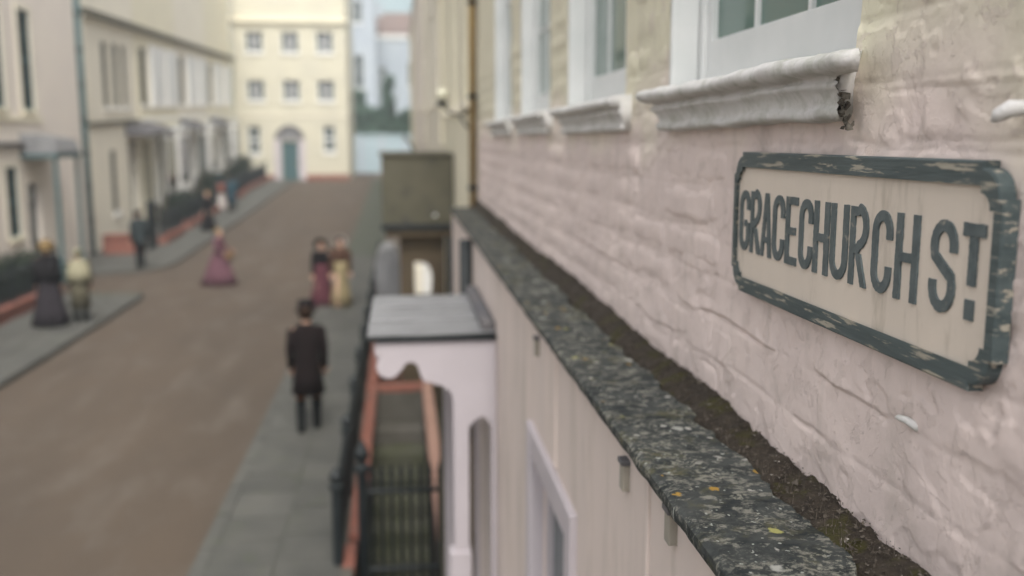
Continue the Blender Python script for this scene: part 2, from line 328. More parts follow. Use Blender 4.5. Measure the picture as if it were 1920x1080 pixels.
def sash(fn, u0, u1, v0, v1, parent, nx=2, ny=3, depth=.13, frame='white_paint', pane='glass', sill='offwhite', fw=.06, bar=.025, sillproj=.1, mid=None):
    b = MB(); d0, d1 = depth, depth+.06
    b.mbox(fn, u0, u0+fw, v0, v1, d0, d1).mbox(fn, u1-fw, u1, v0, v1, d0, d1)
    b.mbox(fn, u0+fw, u1-fw, v0, v0+fw*1.4, d0, d1).mbox(fn, u0+fw, u1-fw, v1-fw, v1, d0, d1)
    a0, a1, c0, c1 = u0+fw, u1-fw, v0+fw*1.4, v1-fw; e0, e1 = d0+.012, d1-.012
    for i in range(1, nx): m = a0+(a1-a0)*i/nx; b.mbox(fn, m-bar/2, m+bar/2, c0, c1, e0, e1)
    for j in range(1, ny):
        m = c0+(c1-c0)*j/ny; hb = bar*(1.5 if j == ny//2 and ny > 2 else .5)
        for i in range(nx):
            p0 = a0+(a1-a0)*i/nx+(bar/2 if i else 0); p1 = a0+(a1-a0)*(i+1)/nx-(bar/2 if i < nx-1 else 0)
            b.mbox(fn, p0, p1, m-hb, m+hb, e0+.003, e1-.003)
    wdw = b.build('window', frame, parent)
    for i in range(nx):
        for j in range(ny):
            MB().mbox(fn, a0+(a1-a0)*i/nx+.002, a0+(a1-a0)*(i+1)/nx-.002, c0+(c1-c0)*j/ny+.002, c0+(c1-c0)*(j+1)/ny-.002, d1-.03, d1-.026).build('pane', mid if mid and i == nx//2 and nx == 3 else pane, wdw)
    if sill: MB().mbox(fn, u0-.08, u1+.08, v0-.12, v0-.002, -sillproj, depth+.05).build('sill', sill, wdw, bevel=.01)
    return wdw

# ------------------------------------------------------------------ the ground
def sheet(name, xs, ys, zf, material, kind='structure', skip=None, parent=None):
    xs = np.array(xs, float); ys = np.array(ys, float); V = [(x, y, zf(x, y)) for x in xs for y in ys]; Fs = gridfaces(len(xs), len(ys))
    if skip:
        keep = []
        for q in Fs:
            c = (np.array(V[q[0]])+np.array(V[q[2]]))/2; keep.append(not skip(c[0], c[1]))
        Fs = Fs[np.array(keep)]
    o = put(name, npmesh(name, V, Fs[:, ::-1]), material, parent, smooth=True); 
    if parent is None: o['kind'] = kind
    return o
PIT = (-.62, .655, 8.45, 30.0)
inpit = lambda x, y: PIT[0] < x < PIT[1] and PIT[2] < y < PIT[3]
sheet('ground', [-620, -300, -100, -30, -12, -7, -2, -.62, .655, 4, 30, 100, 300, 620], [-120, -60, -20, 0, 5, 8.45, 9.5]+list(np.arange(11, 30, 2))+[30]+list(np.arange(32, 125, 3))+[160, 400, 1000], lambda x, y: gz(y)-.03, 'ground', skip=inpit)
sheet('road', list(np.linspace(-13, -1.9, 24)), list(np.arange(-14, 125, .75)), lambda x, y: gz(y)-.012+.03*(1-((x+4.4)/2.6)**2 if abs(x+4.4) < 2.6 else 0)+.006*math.sin(x*5+y*1.7), 'road')

def slab_mesh(name, sx, sy, sz, seed, cut=.006):
    r = random.Random(seed); b = MB(); h = .004
    j = lambda: r.uniform(-cut, cut)
    b.v = [(-sx/2+j(), -sy/2+j(), -sz), (sx/2+j(), -sy/2+j(), -sz), (sx/2+j(), sy/2+j(), -sz), (-sx/2+j(), sy/2+j(), -sz)]
    b.v += [(x, y, r.uniform(-h, h)) for x, y, _ in b.v]
    b.f = [(4,5,6,7),(0,1,5,4),(1,2,6,5),(2,3,7,6),(3,0,4,7)]
    return b.mesh(name)
def pavement(x0, x1, y0, y1, ys0, ys1, across, kerbside, top=.1):
    p = sheet('pavement', [x0, x1], list(np.arange(y0, y1+.01, (y1-y0)/max(1, int((y1-y0)/1.5)))), lambda x, y: gz(y)+top-.012, 'joint')
    b = MB(); kx = x1 if kerbside > 0 else x0   # outer drop and ends
    for X in (x0, x1):
        ys = np.arange(y0, y1+.01, (y1-y0)/max(1, int((y1-y0)/1.5)))
        for a, c in zip(ys[:-1], ys[1:]): b.add([(X, a, gz(a)-.1), (X, c, gz(c)-.1), (X, c, gz(c)+top-.012), (X, a, gz(a)+top-.012)], [(0, 1, 2, 3)])
    for Y in (y0, y1): b.add([(x0, Y, gz(Y)-.1), (x1, Y, gz(Y)-.1), (x1, Y, gz(Y)+top-.012), (x0, Y, gz(Y)+top-.012)], [(0, 1, 2, 3)])
    b.build('pavement_edge', 'flag', p)
    W = (x1-x0)/across; lens = [.62, .78, .95]; cache = {}
    for c in range(across):
        y = ys0-random.uniform(0, .5)
        while y < ys1:
            k = random.randrange(3); l = lens[k]
            if y+l > y1: break
            key = (k, random.randrange(2))
            if key not in cache: cache[key] = slab_mesh('paving_slab', W-.014, l-.014, .04, str((key, x0)))
            o = put('paving_slab', cache[key], 'flag', p, loc=(x0+W*(c+.5), y+l/2, gz(y+l/2)+top+random.uniform(-.004, .004)))
            o.rotation_euler.x = math.atan((gz(y+l)-gz(y))/l); y += l
    ck = slab_mesh('kerb_stone', .15, .89, .22, 'k%s' % x0)
    y = ys0
    while y+.9 <= y1 and y < ys1:
        o = put('kerb_stone', ck, 'flag', p, loc=(kx+.07*kerbside, y+.45, gz(y+.45)+top+.004)); o.rotation_euler.x = math.atan(gz(y+.9)-gz(y))/.9; y += .9
    return p
pr_ = pavement(-1.93, -.62, -3, 72, 8.6, 33, 2, -1); tag(pr_, 'grey flagstone pavement beside the railings where the man in the long coat walks')
pl_ = pavement(-8.9, -6.95, 4, 26.6, 14.4, 26.6, 3, 1); tag(pl_, 'grey flagstone pavement carrying the pair by the dark hedge')
# pavement beyond the side opening, with a rounded corner
def pave3():
    poly = [(-12.4, 30.6)] + [(-9.4+2.0*math.sin(a), 32.6-2.0*math.cos(a)) for a in np.linspace(0, math.pi/2, 9)] + [(-7.4, y) for y in range(36, 72, 4)] + [(-8.2, 71.6)]
    left = [(-12.4, y) for y in range(68, 31, -4)]
    pts = poly+left; n = len(pts); b = MB(); out = [p for p in poly]
    xs = None
    # strips between left edge and outer edge
    outer = sorted(poly[1:], key=lambda p: p[1])
    for (xa, ya), (xb, yb) in zip(outer[:-1], outer[1:]):
        b.add([(-12.6, ya, gz(ya)+.1), (xa, ya, gz(ya)+.1), (xb, yb, gz(yb)+.1), (-12.6, yb, gz(yb)+.1)], [(0, 1, 2, 3)])
        b.add([(xa, ya, gz(ya)-.1), (xb, yb, gz(yb)-.1), (xb, yb, gz(yb)+.1), (xa, ya, gz(ya)+.1)], [(0, 1, 2, 3)])
    ya = outer[0][1]; b.add([(-12.6, ya, gz(ya)-.1), (outer[0][0], ya, gz(ya)-.1), (outer[0][0], ya, gz(ya)+.1), (-12.6, ya, gz(ya)+.1)], [(0, 1, 2, 3)])
    o = b.build('pavement', 'flag'); tag(o, 'grey pavement with a rounded kerb in front of the far terrace', kind='structure')
pave3()

# ================================================================== THE NEAR HOUSE (right)
XW = 1.0
house = thing('painted_house', 'pink-cream limewashed stone house carrying the street name sign and lichened ledge', 'house', (1.5, 6, 0))
WIN = [(2.06, 3.545), (4.22, 5.72), (6.42, 7.92), (8.62, 10.1)]
ZS = 4.385
def upper_wall():
    ys = np.concatenate([np.arange(-1.5, 1.2, .06), np.arange(1.2, 3.0, .006), np.arange(3.0, 5.0, .012), np.arange(5.0, 12.3, .05)])
    zs = np.concatenate([np.arange(3.24, 4.5, .006), np.arange(4.5, 5.3, .03), np.arange(5.3, 9.6, .2)])
    for a, c in WIN:
        for q in (a, c): ys[np.argmin(abs(ys-q))] = q
    zs[np.argmin(abs(zs-ZS))] = ZS; zs[np.argmin(abs(zs-6.7))] = 6.7
    Y, Z = np.meshgrid(ys, zs, indexing='ij')
    h = .0030*fbm(Y*5, Z*6, 0, 4) + .006*fbm(Y*1.1, Z*1.3, 4.0, 2)
    # thick old paint: flaking edges where one coat ends (sharp little steps) and shallow scars
    f = fbm(Y*3.2+.8*vn(Y*9, Z*9), Z*4.5, 2.2, 4); h += .0030*sstep(.10, .145, f)
    f2 = fbm(Y*7.5+3, Z*9, 7.7, 4); h -= .0035*sstep(.60, .72, f2)
    # thick plaster ends in broken horizontal lips over two courses below the sign, and faint ones elsewhere
    for zr, am, ph in ((3.638, .0085, 1.0), (3.500, .0065, 4.0), (4.19, .004, 7.0), (4.31, .004, 9.0), (3.77, .002, 12.0)):
        zj = zr+.012*fbm(Y*3.5, 0*Y, ph, 4); d = Z-zj
        h += am*sstep(-.05, .25, fbm(Y*3.1, 0*Y, ph+2, 3))*sstep(-.0015, .0035, d)*np.exp(-np.clip(d, 0, 9)/.055)
        h -= .8*am*sstep(-.1, .3, fbm(Y*4.1, 0*Y, ph+5, 3))*np.exp(-(d/.006)**2)
    blob = fbm(Y*4.2, Z*4.8, 21.0, 3); h += .0035*sstep(.15, .5, blob)
    # recessed joint lines
    for k in range(12):
        zj = 3.498+.1367*(k-1)+.010*fbm(Y*2.3, 0*Y, k*3.3, 3)
        d = abs(Z-zj); h -= .0035*np.exp(-(d/.008)**2)*(.5+.5*vn(Y*3, k*5.0))
    V = np.stack([XW-h, Y, Z], -1).reshape(-1, 3); Fs = gridfaces(len(ys), len(zs))
    c = (V[Fs[:, 0]]+V[Fs[:, 2]])/2; keep = np.ones(len(Fs), bool)
    for a, b in WIN: keep &= ~((c[:, 1] > a) & (c[:, 1] < b) & (c[:, 2] > ZS) & (c[:, 2] < 6.7))
    wo = put('wall', npmesh('wall', V, Fs[keep][:, ::-1]), 'limewash', house, smooth=True)
    return wo
wall = upper_wall()
# masonry blocks showing through the paint
def stone_piece(y0, y1, z0, z1, proud, seed):
    near = y0 < 3.2; nu = max(8, int((y1-y0)/(.011 if near else .022))); nv = max(6, int((z1-z0)/(.009 if near else .017)))
    Y, Z = np.meshgrid(np.linspace(y0, y1, nu), np.linspace(z0, z1, nv), indexing='ij')
    jit = .012*fbm(Y*11, Z*11, seed, 3)
    dy = np.minimum(Y-y0, y1-Y)+jit; dz = np.minimum(Z-z0, z1-Z)+jit*.8
    r = .045; cy = np.clip(r-dy, 0, r); cz = np.clip(r-dz, 0, r); e = r-np.sqrt(cy**2+cz**2)
    fall = sstep(-.004, .034, e)
    h = -.007+(.007+proud)*fall + .0030*fbm(Y*9, Z*9, seed*1.7, 4)*fall + .003*fbm(Y*3, Z*3, seed, 2)*fall
    h = h + .006*fbm(Y*1.1, Z*1.3, 4.0, 2)
    V = np.stack([XW-h, Y, Z], -1).reshape(-1, 3)
    put('stone', npmesh('stone', V, gridfaces(nu, nv)[:, ::-1]), 'limewash', wall, smooth=True)
def stones():
    r = random.Random(5); cnt = 0
    for k in range(0, 12):
        z0 = 3.498+.1367*(k-1); z1 = z0+.1367; y = .9+r.uniform(0, .3)
        while y < 12.0:
            l = r.choice((r.uniform(.26, .42), r.uniform(.45, .85))); y1 = min(y+l, 12.2); segs = [(y, y1)]
            if z1 > ZS-.10:      # piers between the windows only
                segs = []
                for a, b in [(.9, 2.02)]+[(WIN[i][1]+.02, WIN[i+1][0]-.02) for i in range(3)]+[(WIN[3][1]+.02, 12.2)]:
                    s0, s1 = max(y, a), min(y1, b)
                    if s1-s0 > .12: segs.append((s0, s1))
            for s0, s1 in segs:
                g = .012; pr0 = r.uniform(-.001, .0032)
                if s0 > 2.7: pr0 += .0045
                if k in (0, 1) and s0 < 2.8: pr0 = r.uniform(.0, .005)
                if 1.4 < s1 and s0 < 2.75 and 3.72 < z1 and z0 < 4.2: pr0 = min(pr0, .0015)   # behind the sign
                if s0 > 2.72 or (z0 > 4.1 and s1 < 2.1 and r.random() < .5):
                    stone_piece(s0+g/2, s1-g/2, z0+g/2+r.uniform(-.004, .004), z1-g/2, pr0, cnt*.37+k); cnt += 1
            y = y1
    return cnt
stones()
# roof parapet above the frame and rear volume
MB().box(1.02, 9, -1.5, 12.28, 9.6, 9.9).box(1.46, 9, -1.5, 12.28, 0, 9.598).build('rear_block', 'lower_paint', house)

# windows of the near house
def near_fn(u, v, wd): return (XW+wd, u, v)
def near_window(i):
    a, c = WIN[i]; fn = near_fn; z0, z1 = ZS, 6.7
    b = MB()   # box frame in the reveal
    b.mbox(fn, c-.075, c-.001, z0, z1, .10, .22).mbox(fn, a+.001, a+.075, z0, z1, .03, .22).mbox(fn, a+.075, c-.075, z1-.08, z1, .10, .22)
    b.mbox(fn, c-.03, c-.002, z0, z1, -.002, .098)       # boarded reveal lining
    wdw = b.build('window', 'white_paint', house, bevel=.004)
    s0, s1 = a+.077, c-.077; rail = .165; d0, d1 = .115, .16
    s = MB().mbox(fn, s0, s0+.055, z0+.012, 5.6, d0, d1).mbox(fn, s1-.055, s1, z0+.012, 5.6, d0, d1).mbox(fn, s0+.055, s1-.055, z0+.012, z0+rail, d0, d1).mbox(fn, s0+.055, s1-.055, 5.54, 5.6, d0, d1)
    g0, g1 = s0+.055, s1-.055
    for k in (1, 2): m = g0+(g1-g0)*k/3; s.mbox(fn, m-.011, m+.011, z0+rail, 5.54, d0+.006, d1-.006)
    for k in range(3):
        p0 = g0+(g1-g0)*k/3+(.011 if k else 0); p1 = g0+(g1-g0)*(k+1)/3-(.011 if k < 2 else 0)
        s.mbox(fn, p0, p1, 5.03, 5.052, d0+.009, d1-.009)
    s.build('sash', 'white_paint', wdw, bevel=.003)
    MB().mbox(fn, s0, s1, 5.60, 6.62, .165, .2).build('upper_sash', 'white_paint', wdw)
    for k in range(3):
        for zz in ((z0+rail, 5.04), (5.04, 5.54)):
            MB().mbox(fn, g0+(g1-g0)*k/3+.001, g0+(g1-g0)*(k+1)/3-.001, zz[0], zz[1]-.001, d1-.024, d1-.021).build('pane', 'glass_green', wdw)
    return wdw
def near_sill(i, wdw):
    """moulded stone sill thick with white paint: rounded lip over a run of mouldings"""
    a, c = WIN[i]; zt = ZS
    prof = [(-.16, .004), (-.02, .006), (.05, .002), (.085, -.002), (.104, -.010), (.112, -.022), (.109, -.036), (.098, -.045), (.080, -.050), (.060, -.052),
            (.058, -.060), (.066, -.065), (.067, -.074), (.060, -.080), (.052, -.088), (.044, -.100), (.040, -.114), (.041, -.122), (.048, -.127), (.049, -.138), (.043, -.146), (.022, -.150), (-.02, -.152)]
    ya, yb = a-.085, c-.055
    if i: ya = a-.10
    n = 110 if i == 0 else 40
    rows = []
    for k in range(n):
        t = k/(n-1); row = []
        for j, (q, z) in enumerate(prof):
            qq = max(q, 0)
            y1 = yb+qq*.9                                   # mitred return at the far end
            y0 = (ya-qq*.4) if i else (a+.0-qq*1.5 if j < 9 else a+.012-qq*.9)
            if i == 0 and j >= 9: y0 += .018*float(vn(j*1.3, 3.1))
            y = y0+(y1-y0)*t
            e = .0042*float(fbm(y*9, z*40, i*9.0, 4))+.004*float(fbm(y*1.7, z*8, i+3.0, 2))
            sag = .010*math.sin(3.1*t+1)*(1 if i == 0 else .4)
            endr = 1-.35*math.exp(-((y-y0)/.02)**2) if j < 9 and i == 0 else 1
            row.append((XW-(q+e if q > 0 else q)*(endr if q > 0 else 1), y, zt+z+e*.8+sag*.4))
        rows.append(row)
    V = [p for r_ in rows for p in r_]; m = MB(); m.v = V; np_ = len(prof)
    for k in range(n-1):
        for j in range(np_-1): m.f.append((k*np_+j, (k+1)*np_+j, (k+1)*np_+j+1, k*np_+j+1))
    m.f.append(tuple(range(np_-1, -1, -1))); m.f.append(tuple(range((n-1)*np_, n*np_)))
    so_ = m.build('sill', 'sill_paint', wdw, smooth=True)
    if i == 0:   # the broken end of the moulding: raw dark core
        b = MB(); r = random.Random(3)
        for k in range(26):
            z = zt-.055-.0042*k+r.uniform(-.004, .004); s = r.uniform(.006, .013); y = a-.026+r.uniform(-.012, .012); q = max(.008, .052-.0012*k+r.uniform(-.012, .012))
            pts = [Vector((r.uniform(-1, 1), r.uniform(-1, 1), r.uniform(-1, 1))).normalized()*s*r.uniform(.7, 1.2) for _ in range(8)]
            k0 = bmesh.new(); [k0.verts.new((XW-q+p.x, y+p.y, z+p.z)) for p in pts]
            bmesh.ops.convex_hull(k0, input=k0.verts); k0.verts.index_update()
            b.add([v.co[:] for v in k0.verts], [[v.index for v in f.verts] for f in k0.faces]); k0.free()
        b.build('broken_core', 'broken', wdw)
for i in range(4): near_sill(i, near_window(i))

# ledge: coping slabs, each its own piece, and the gutter soil behind
LZ = 3.36
def coping():
    root = MB().box(.672, .999, -1.2, 12.2, 3.0, LZ-.062).build('ledge', 'dkstone', house)
    y = .55; r = random.Random(9); k = 0
    while y < 12.1:
        l = min(r.uniform(.85, 1.25), 12.2-y); k += 1
        st = .008 if y < 3.6 else (.02 if y < 6 else .06)
        ys = np.arange(y+.003, y+l-.003, st); dz = r.uniform(-.003, .003); xo = r.uniform(-.002, .002); rows = []
        for yy in ys:
            xb = .888+.018*float(fbm(yy*9, k, 1.0, 4))+.020*float(vn(yy*3.2, k*1.1))
            xf = .622+xo+.0022*float(fbm(yy*12, 3, k, 3))+.010*max(0, float(vn(yy*9, 8.0, k))-.6)
            ns = 34 if y < 3.6 else 12
            row = [(.66, yy, LZ-.046), (xf+.012, yy, LZ-.043), (xf+.002, yy, LZ-.038), (xf, yy, LZ-.024), (xf+.002, yy, LZ-.010)]
            xs = np.linspace(xf+.007, xb, ns)
            top = .0022*fbm(xs*22, yy*22+0*xs, k, 4)+.0016*sstep(.05, .11, fbm(xs*10, yy*12+0*xs, 5.0+k, 3))+.0015*fbm(xs*2.5, yy*2+0*xs, 1.0, 2)
            for q, (xx, tz) in enumerate(zip(xs, top)): row.append((float(xx), yy, LZ+dz+float(tz)-(.004 if q == 0 else 0)))
            row += [(xb+.003, yy, LZ+dz-.012), (xb-.004, yy, LZ-.045)]
            rows.append(row)
        m = MB(); m.loft(rows, cap=True, closed=True); m.build('coping_stone', 'lichen', root, smooth=False)
        y += l
    return root
coping()
def soil():
    ys = np.concatenate([np.arange(.6, 3.6, .007), np.arange(3.6, 12.2, .03)]); xs = np.linspace(.835, 1.004, 30)
    Y, X = np.meshgrid(ys, xs, indexing='ij')
    pile = .022+.018*np.clip(vn(Y*1.3, 2.0), -1, 1)+np.clip(Y-3, 0, 9)*.006
    t = (X-.835)/(1.004-.835)
    Z = LZ-.047+.040*sstep(.12, .45, t)+(pile+.012)*sstep(.25, 1.0, t)+.006*fbm(X*30, Y*30, 0, 4)+.008*fbm(X*9, Y*9, 3, 3)
    Z = np.where(t < .04, LZ-.06, Z)
    V = np.stack([X, Y, Z], -1).reshape(-1, 3)
    o = put('gutter_soil', npmesh('gutter_soil', V, gridfaces(len(ys), len(xs))[:, ::-1]), 'soil', smooth=True)
    tag(o, 'dark soil and moss lying in the gutter behind the lichened ledge', 'soil', kind='stuff')
    # crumbs, chips and twigs on the soil
    b = MB(); r = random.Random(21)
    for k in range(5200):
        y = .9+r.random()**1.8*8; x = r.uniform(.875, .996); t = (x-.835)/.169
        p = .022+.018*float(vn(y*1.3, 2.0))+max(0, y-3)*.006
        z = LZ-.047+.04*float(sstep(.12, .45, t))+(p+.012)*float(sstep(.25, 1.0, t))+.006
        s = r.uniform(.0015, .006)*(1 if r.random() < .93 else 2.3)
        a = [Vector((r.uniform(-1, 1), r.uniform(-1, 1), r.uniform(-.7, .7)))*s for _ in range(4)]
        b.add([(x+v.x, y+v.y, z+v.z) for v in a], [(0, 1, 2), (0, 2, 3), (0, 3, 1), (1, 3, 2)])
    for k in range(260):   # twigs, dead grass
        y = 1.2+r.random()**1.6*4; x = r.uniform(.90, .998); z = LZ+.012; h = r.uniform(.01, .035); dx, dy = r.uniform(-.012, .012), r.uniform(-.02, .02)
        b.add([(x-.0012, y, z-.02), (x+.0012, y, z-.02), (x+dx, y+dy, z+h)], [(0, 1, 2)])
    o = b.build('gutter_crumbs', 'chip'); tag(o, 'loose crumbs, stone chips and dead grass scattered on the gutter soil', 'debris', kind='stuff')
soil()

# ground-floor wall below the ledge
XL = .66
def low_fn(u, v, wd): return (XL+wd, u, v)
LW = [(3.62, 4.66, .9, 2.62)]
wall_panel('lower_wall', low_fn, -1.5, 12.25, -1.6, 3.318, LW+[(6.95, 7.95, .0, 2.15)], 'lower_paint', house, depth=.16)
def low_window():
    u0, u1, v0, v1 = LW[0]
    wd = sash(low_fn, u0, u1, v0, v1, house, 2, 2, depth=.06, frame='lav', pane='glass_teal', sill='offwhite')
    b = MB().mbox(low_fn, u0-.13, u0+.001, v0-.02, v1+.14, -.03, .05).mbox(low_fn, u1-.001, u1+.13, v0-.02, v1+.14, -.03, .05).mbox(low_fn, u0+.002, u1-.002, v1-.002, v1+.138, -.027, .05)
    b.build('architrave', 'lav', wd, bevel=.006)
low_window()
for (yy, zz) in ((2.19, 3.245), (2.68, 3.20), (4.53, 3.19)):  # vent slots, built as small raised blocks
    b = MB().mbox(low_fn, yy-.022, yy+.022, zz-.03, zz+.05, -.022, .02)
    MB().mbox(low_fn, yy-.027, yy+.027, zz+.0505, zz+.066, -.028, .02).build('slot_shade_cap', 'slate_roof', house, bevel=.003)  # dark cap stands for the shade at the top of the slot
    b.build('vent_block', 'vent_block_stone', house, bevel=.003)
for a_, c_, z_ in ((3.98, 4.02, 2.78), (2.42, 2.45, 2.2)): MB().mbox(low_fn, a_, c_, z_, 3.30, -.01, .02).build('drip_strip', 'lower_paint', house, bevel=.004)
# downpipe at the far end of the house
def downpipe(x, y, z0, z1, label, m1, rad=.05, bend=None):
    t = thing('downpipe', label, 'drainpipe', (x, y, z0))
    MB().tube([(x, y, z0), (x, y, z1)], rad, 12).build('pipe', m1, t, smooth=True)
    z = z0+.25
    while z < z1:
        MB().lathe([(rad*1.02, -.03), (rad*1.4, -.028), (rad*1.4, .028), (rad*1.02, .03)], (x, y, z), 12).build('collar', 'iron', t); z += 1.15
    return t
downpipe(.93, 12.33, 3.34, 9.4, 'ochre-brown iron drainpipe in the corner beyond the four moulded sills', 'ochre', .045)
downpipe(.60, 8.9, 1.2, 3.28, 'short dark drainpipe on the wall behind the grey lead porch roof', 'iron', .06)

# painted hooks on the wall
def hook(label, p, big):
    b = MB(); X, Y, Z = p
    if big: pts = [(X+.03, Y, Z), (X-.012, Y+.002, Z+.004), (X-.034, Y+.012, Z+.003), (X-.046, Y+.028, Z-.008), (X-.049, Y+.036, Z-.017)]; rad = [.013, .013, .0145, .012, .004]
    else: pts = [(X+.02, Y-.012, Z-.012), (X-.006, Y-.006, Z-.002), (X-.016, Y+.012, Z+.006), (X-.020, Y+.035, Z+.005), (X-.018, Y+.052, Z+.0)]; rad = [.010, .009, .0075, .006, .002]
    b.tube(pts, rad, 10); o = b.build('wall_hook', 'sill_paint', smooth=True); tag(o, label, 'hook', 'old painted hooks in the limewashed wall')
hook('flat curled white-painted hook stuck in the wall below the street sign', (XW, 1.715, 3.648), False)
hook('stout white-painted iron peg standing out of the wall above the street sign', (XW, 1.435, 4.246), True)

# ================================================================== STREET SIGN
def sign():
    Y0, Y1, Z0, Z1 = 1.446, 2.712, 3.771, 4.166; cy, cz = (Y0+Y1)/2, (Z0+Z1)/2; W, H = (Y1-Y0)/2, (Z1-Z0)/2
    s = thing('street_sign', 'cream street name sign in chipped slate-green frame with raised letters', 'street sign', (XW, cy, Z0))
    fn = lambda u, v, x: (x, cy-u, cz+v)           # u runs from the far end (left as read) to the near end
    def outline(W, H, r, st, n=6):
        q = [(W-r, H), (W-r, H-st)]+[(W-r+(r-st)*math.sin(a), H-r+(r-st)*math.cos(a)) for a in np.linspace(0, math.pi/2, n+2)[1:-1]]+[(W-st, H-r), (W, H-r)]
        out = q+[(x, -y) for x, y in reversed(q)]+[(-x, -y) for x, y in q]+[(-x, y) for x, y in reversed(q)]
        return out
    bw = .039
    o1 = outline(W, H, .062, .012); o2 = outline(W-.022, H-bw, .040, .012)
    rnd = random.Random(4)
    def dense(pts, step, jit):
        out = []
        for (a, b), (c, d) in zip(pts, pts[1:]+pts[:1]):
            L_ = math.hypot(c-a, d-b); n = max(1, int(L_/step))
            for k in range(n): t = k/n; out.append((a+(c-a)*t+(rnd.uniform(-jit, jit) if k else 0), b+(d-b)*t+(rnd.uniform(-jit, jit) if k else 0)))
        return out
    # backing plate
    MB().prism(outline(W-.006, H-.006, .062, .012), fn, .992, .975).build('plate', 'sign_plate', s)
    # frame: matched outer / inner outlines bridged; outlines have equal counts
    n = len(o1); b = MB(); xf, xb, xm = .9655, .995, .9675
    ring = lambda pts, x: [fn(u, v, x) for u, v in pts]
    ins = lambda pts, d: [(u-math.copysign(d, u), v-math.copysign(d, v)) for u, v in pts]
    loops = [ring(o1, xb), ring(o1, xm), ring(ins(o1, .003), xf), ring(ins(o2, -.003), xf), ring(o2, xm), ring(o2, .9755)]
    b.loft(loops, cap=False); b.add(ring(o1, xb), [tuple(range(n))])
    b.build('frame', 'sign_dark', s)
    # worn edge strip round the outside
    # letters
    LH = .170; zb = 3.889
    SWd = .0245
    def strip(path, wd):
        """closed polygon list of quads following a centre line"""
        P = [Vector((a, b_)) for a, b_ in path]; L_, R_ = [], []
        for i, p in enumerate(P):
            d = (P[min(i+1, len(P)-1)]-P[max(i-1, 0)]).normalized(); nn = Vector((-d.y, d.x)); L_.append(p+nn*wd/2); R_.append(p-nn*wd/2)
        return [(a.x, a.y) for a in L_]+[(a.x, a.y) for a in reversed(R_)]
    def arc(cx, cy_, rx, ry, a0, a1, n=9): return [(cx+rx*math.cos(math.radians(a)), cy_+ry*math.sin(math.radians(a))) for a in np.linspace(a0, a1, n)]
    def glyph(ch, w, h, t):
        hw = w-t; r = hw/2; x0, x1 = t/2, w-t/2; cx = w/2; yt, yb = h-t/2, t/2; ry = r*1.15
        P = []
        if ch == 'C': P = [strip([(x1, h*.66)]+[(x1, h-t/2-ry)]+arc(cx, yt-ry, r, ry, 15, 165)+[(x0, yt-ry), (x0, yb+ry)]+arc(cx, yb+ry, r, ry, 195, 345)+[(x1, yb+ry), (x1, h*.34)], t)]
        elif ch == 'G': P = [strip([(x1, h*.68)]+[(x1, h-t/2-ry)]+arc(cx, yt-ry, r, ry, 15, 165)+[(x0, yt-ry), (x0, yb+ry)]+arc(cx, yb+ry, r, ry, 195, 345)+[(x1, yb+ry), (x1, h*.47)], t), [(cx, h*.40), (x1-t/2, h*.40), (x1-t/2, h*.40+t*.85), (cx, h*.40+t*.85)]]
        elif ch == 'U': P = [strip([(x0, h), (x0, yb+ry)]+arc(cx, yb+ry, r, ry, 195, 345)+[(x1, yb+ry), (x1, h)], t)]
        elif ch == 'S': P = [strip([(x1, h*.66), (x1, h*.72)]+arc(cx, yt-ry, r, ry, 10, 170)+[(x0, h*.70), (x0+.1*r, h*.60), (cx, h*.50), (x1-.1*r, h*.40), (x1, h*.30)]+arc(cx, yb+ry, r, ry, -10, -170)+[(x0, h*.28), (x0, h*.34)], t)]
        elif ch == 'H': P = [[(0, 0), (t, 0), (t, h), (0, h)], [(w-t, 0), (w, 0), (w, h), (w-t, h)], [(t, h*.5-t*.42), (w-t, h*.5-t*.42), (w-t, h*.5+t*.42), (t, h*.5+t*.42)]]
        elif ch == 'E': P = [[(0, 0), (t, 0), (t, h), (0, h)], [(t, 0), (w, 0), (w, t*.9), (t, t*.9)], [(t, h-t*.9), (w, h-t*.9), (w, h), (t, h)], [(t, h*.5-t*.42), (w*.86, h*.5-t*.42), (w*.86, h*.5+t*.42), (t, h*.5+t*.42)]]
        elif ch == 'T': P = [[(w/2-t/2, 0), (w/2+t/2, 0), (w/2+t/2, h-t), (w/2-t/2, h-t)], [(0, h-t), (w, h-t), (w, h), (0, h)]]
        elif ch == 'R':
            rr = h*.135
            P = [[(0, 0), (t, 0), (t, h), (0, h)], strip([(t, h-t/2), (w*.45, h-t/2)]+arc(w*.45, h-t/2-(h*.5-t)/2-.0*rr, w*.55-t/2, (h*.5-t/2+t/4)/2, 80, -80, 9)+[(w*.45, h*.47), (t, h*.47)], t),
                 [(w*.36, h*.47-t/2), (w*.36+t, h*.47-t/2), (w, 0), (w-t*1.05, 0)]]
        elif ch == 'A': P = [[(0, 0), (t, 0), (w/2, h*.80), (w/2, h), (w/2-t*.55, h)], [(w, 0), (w/2+t*.55, h), (w/2, h), (w/2, h*.80), (w-t, 0)], [(w*.30, h*.22), (w*.70, h*.22), (w*.645, h*.22+t*.8), (w*.355, h*.22+t*.8)]]
        elif ch == '.': P = [[(0, 0), (w, 0), (w, h), (0, h)]]
        return P
    text = [('G', 2.670), ('R', 2.586), ('A', 2.507), ('C', 2.424), ('E', 2.338), ('C', 2.254), ('H', 2.170), ('U', 2.080), ('R', 1.984), ('C', 1.884), ('H', 1.788), ('S', 1.662)]
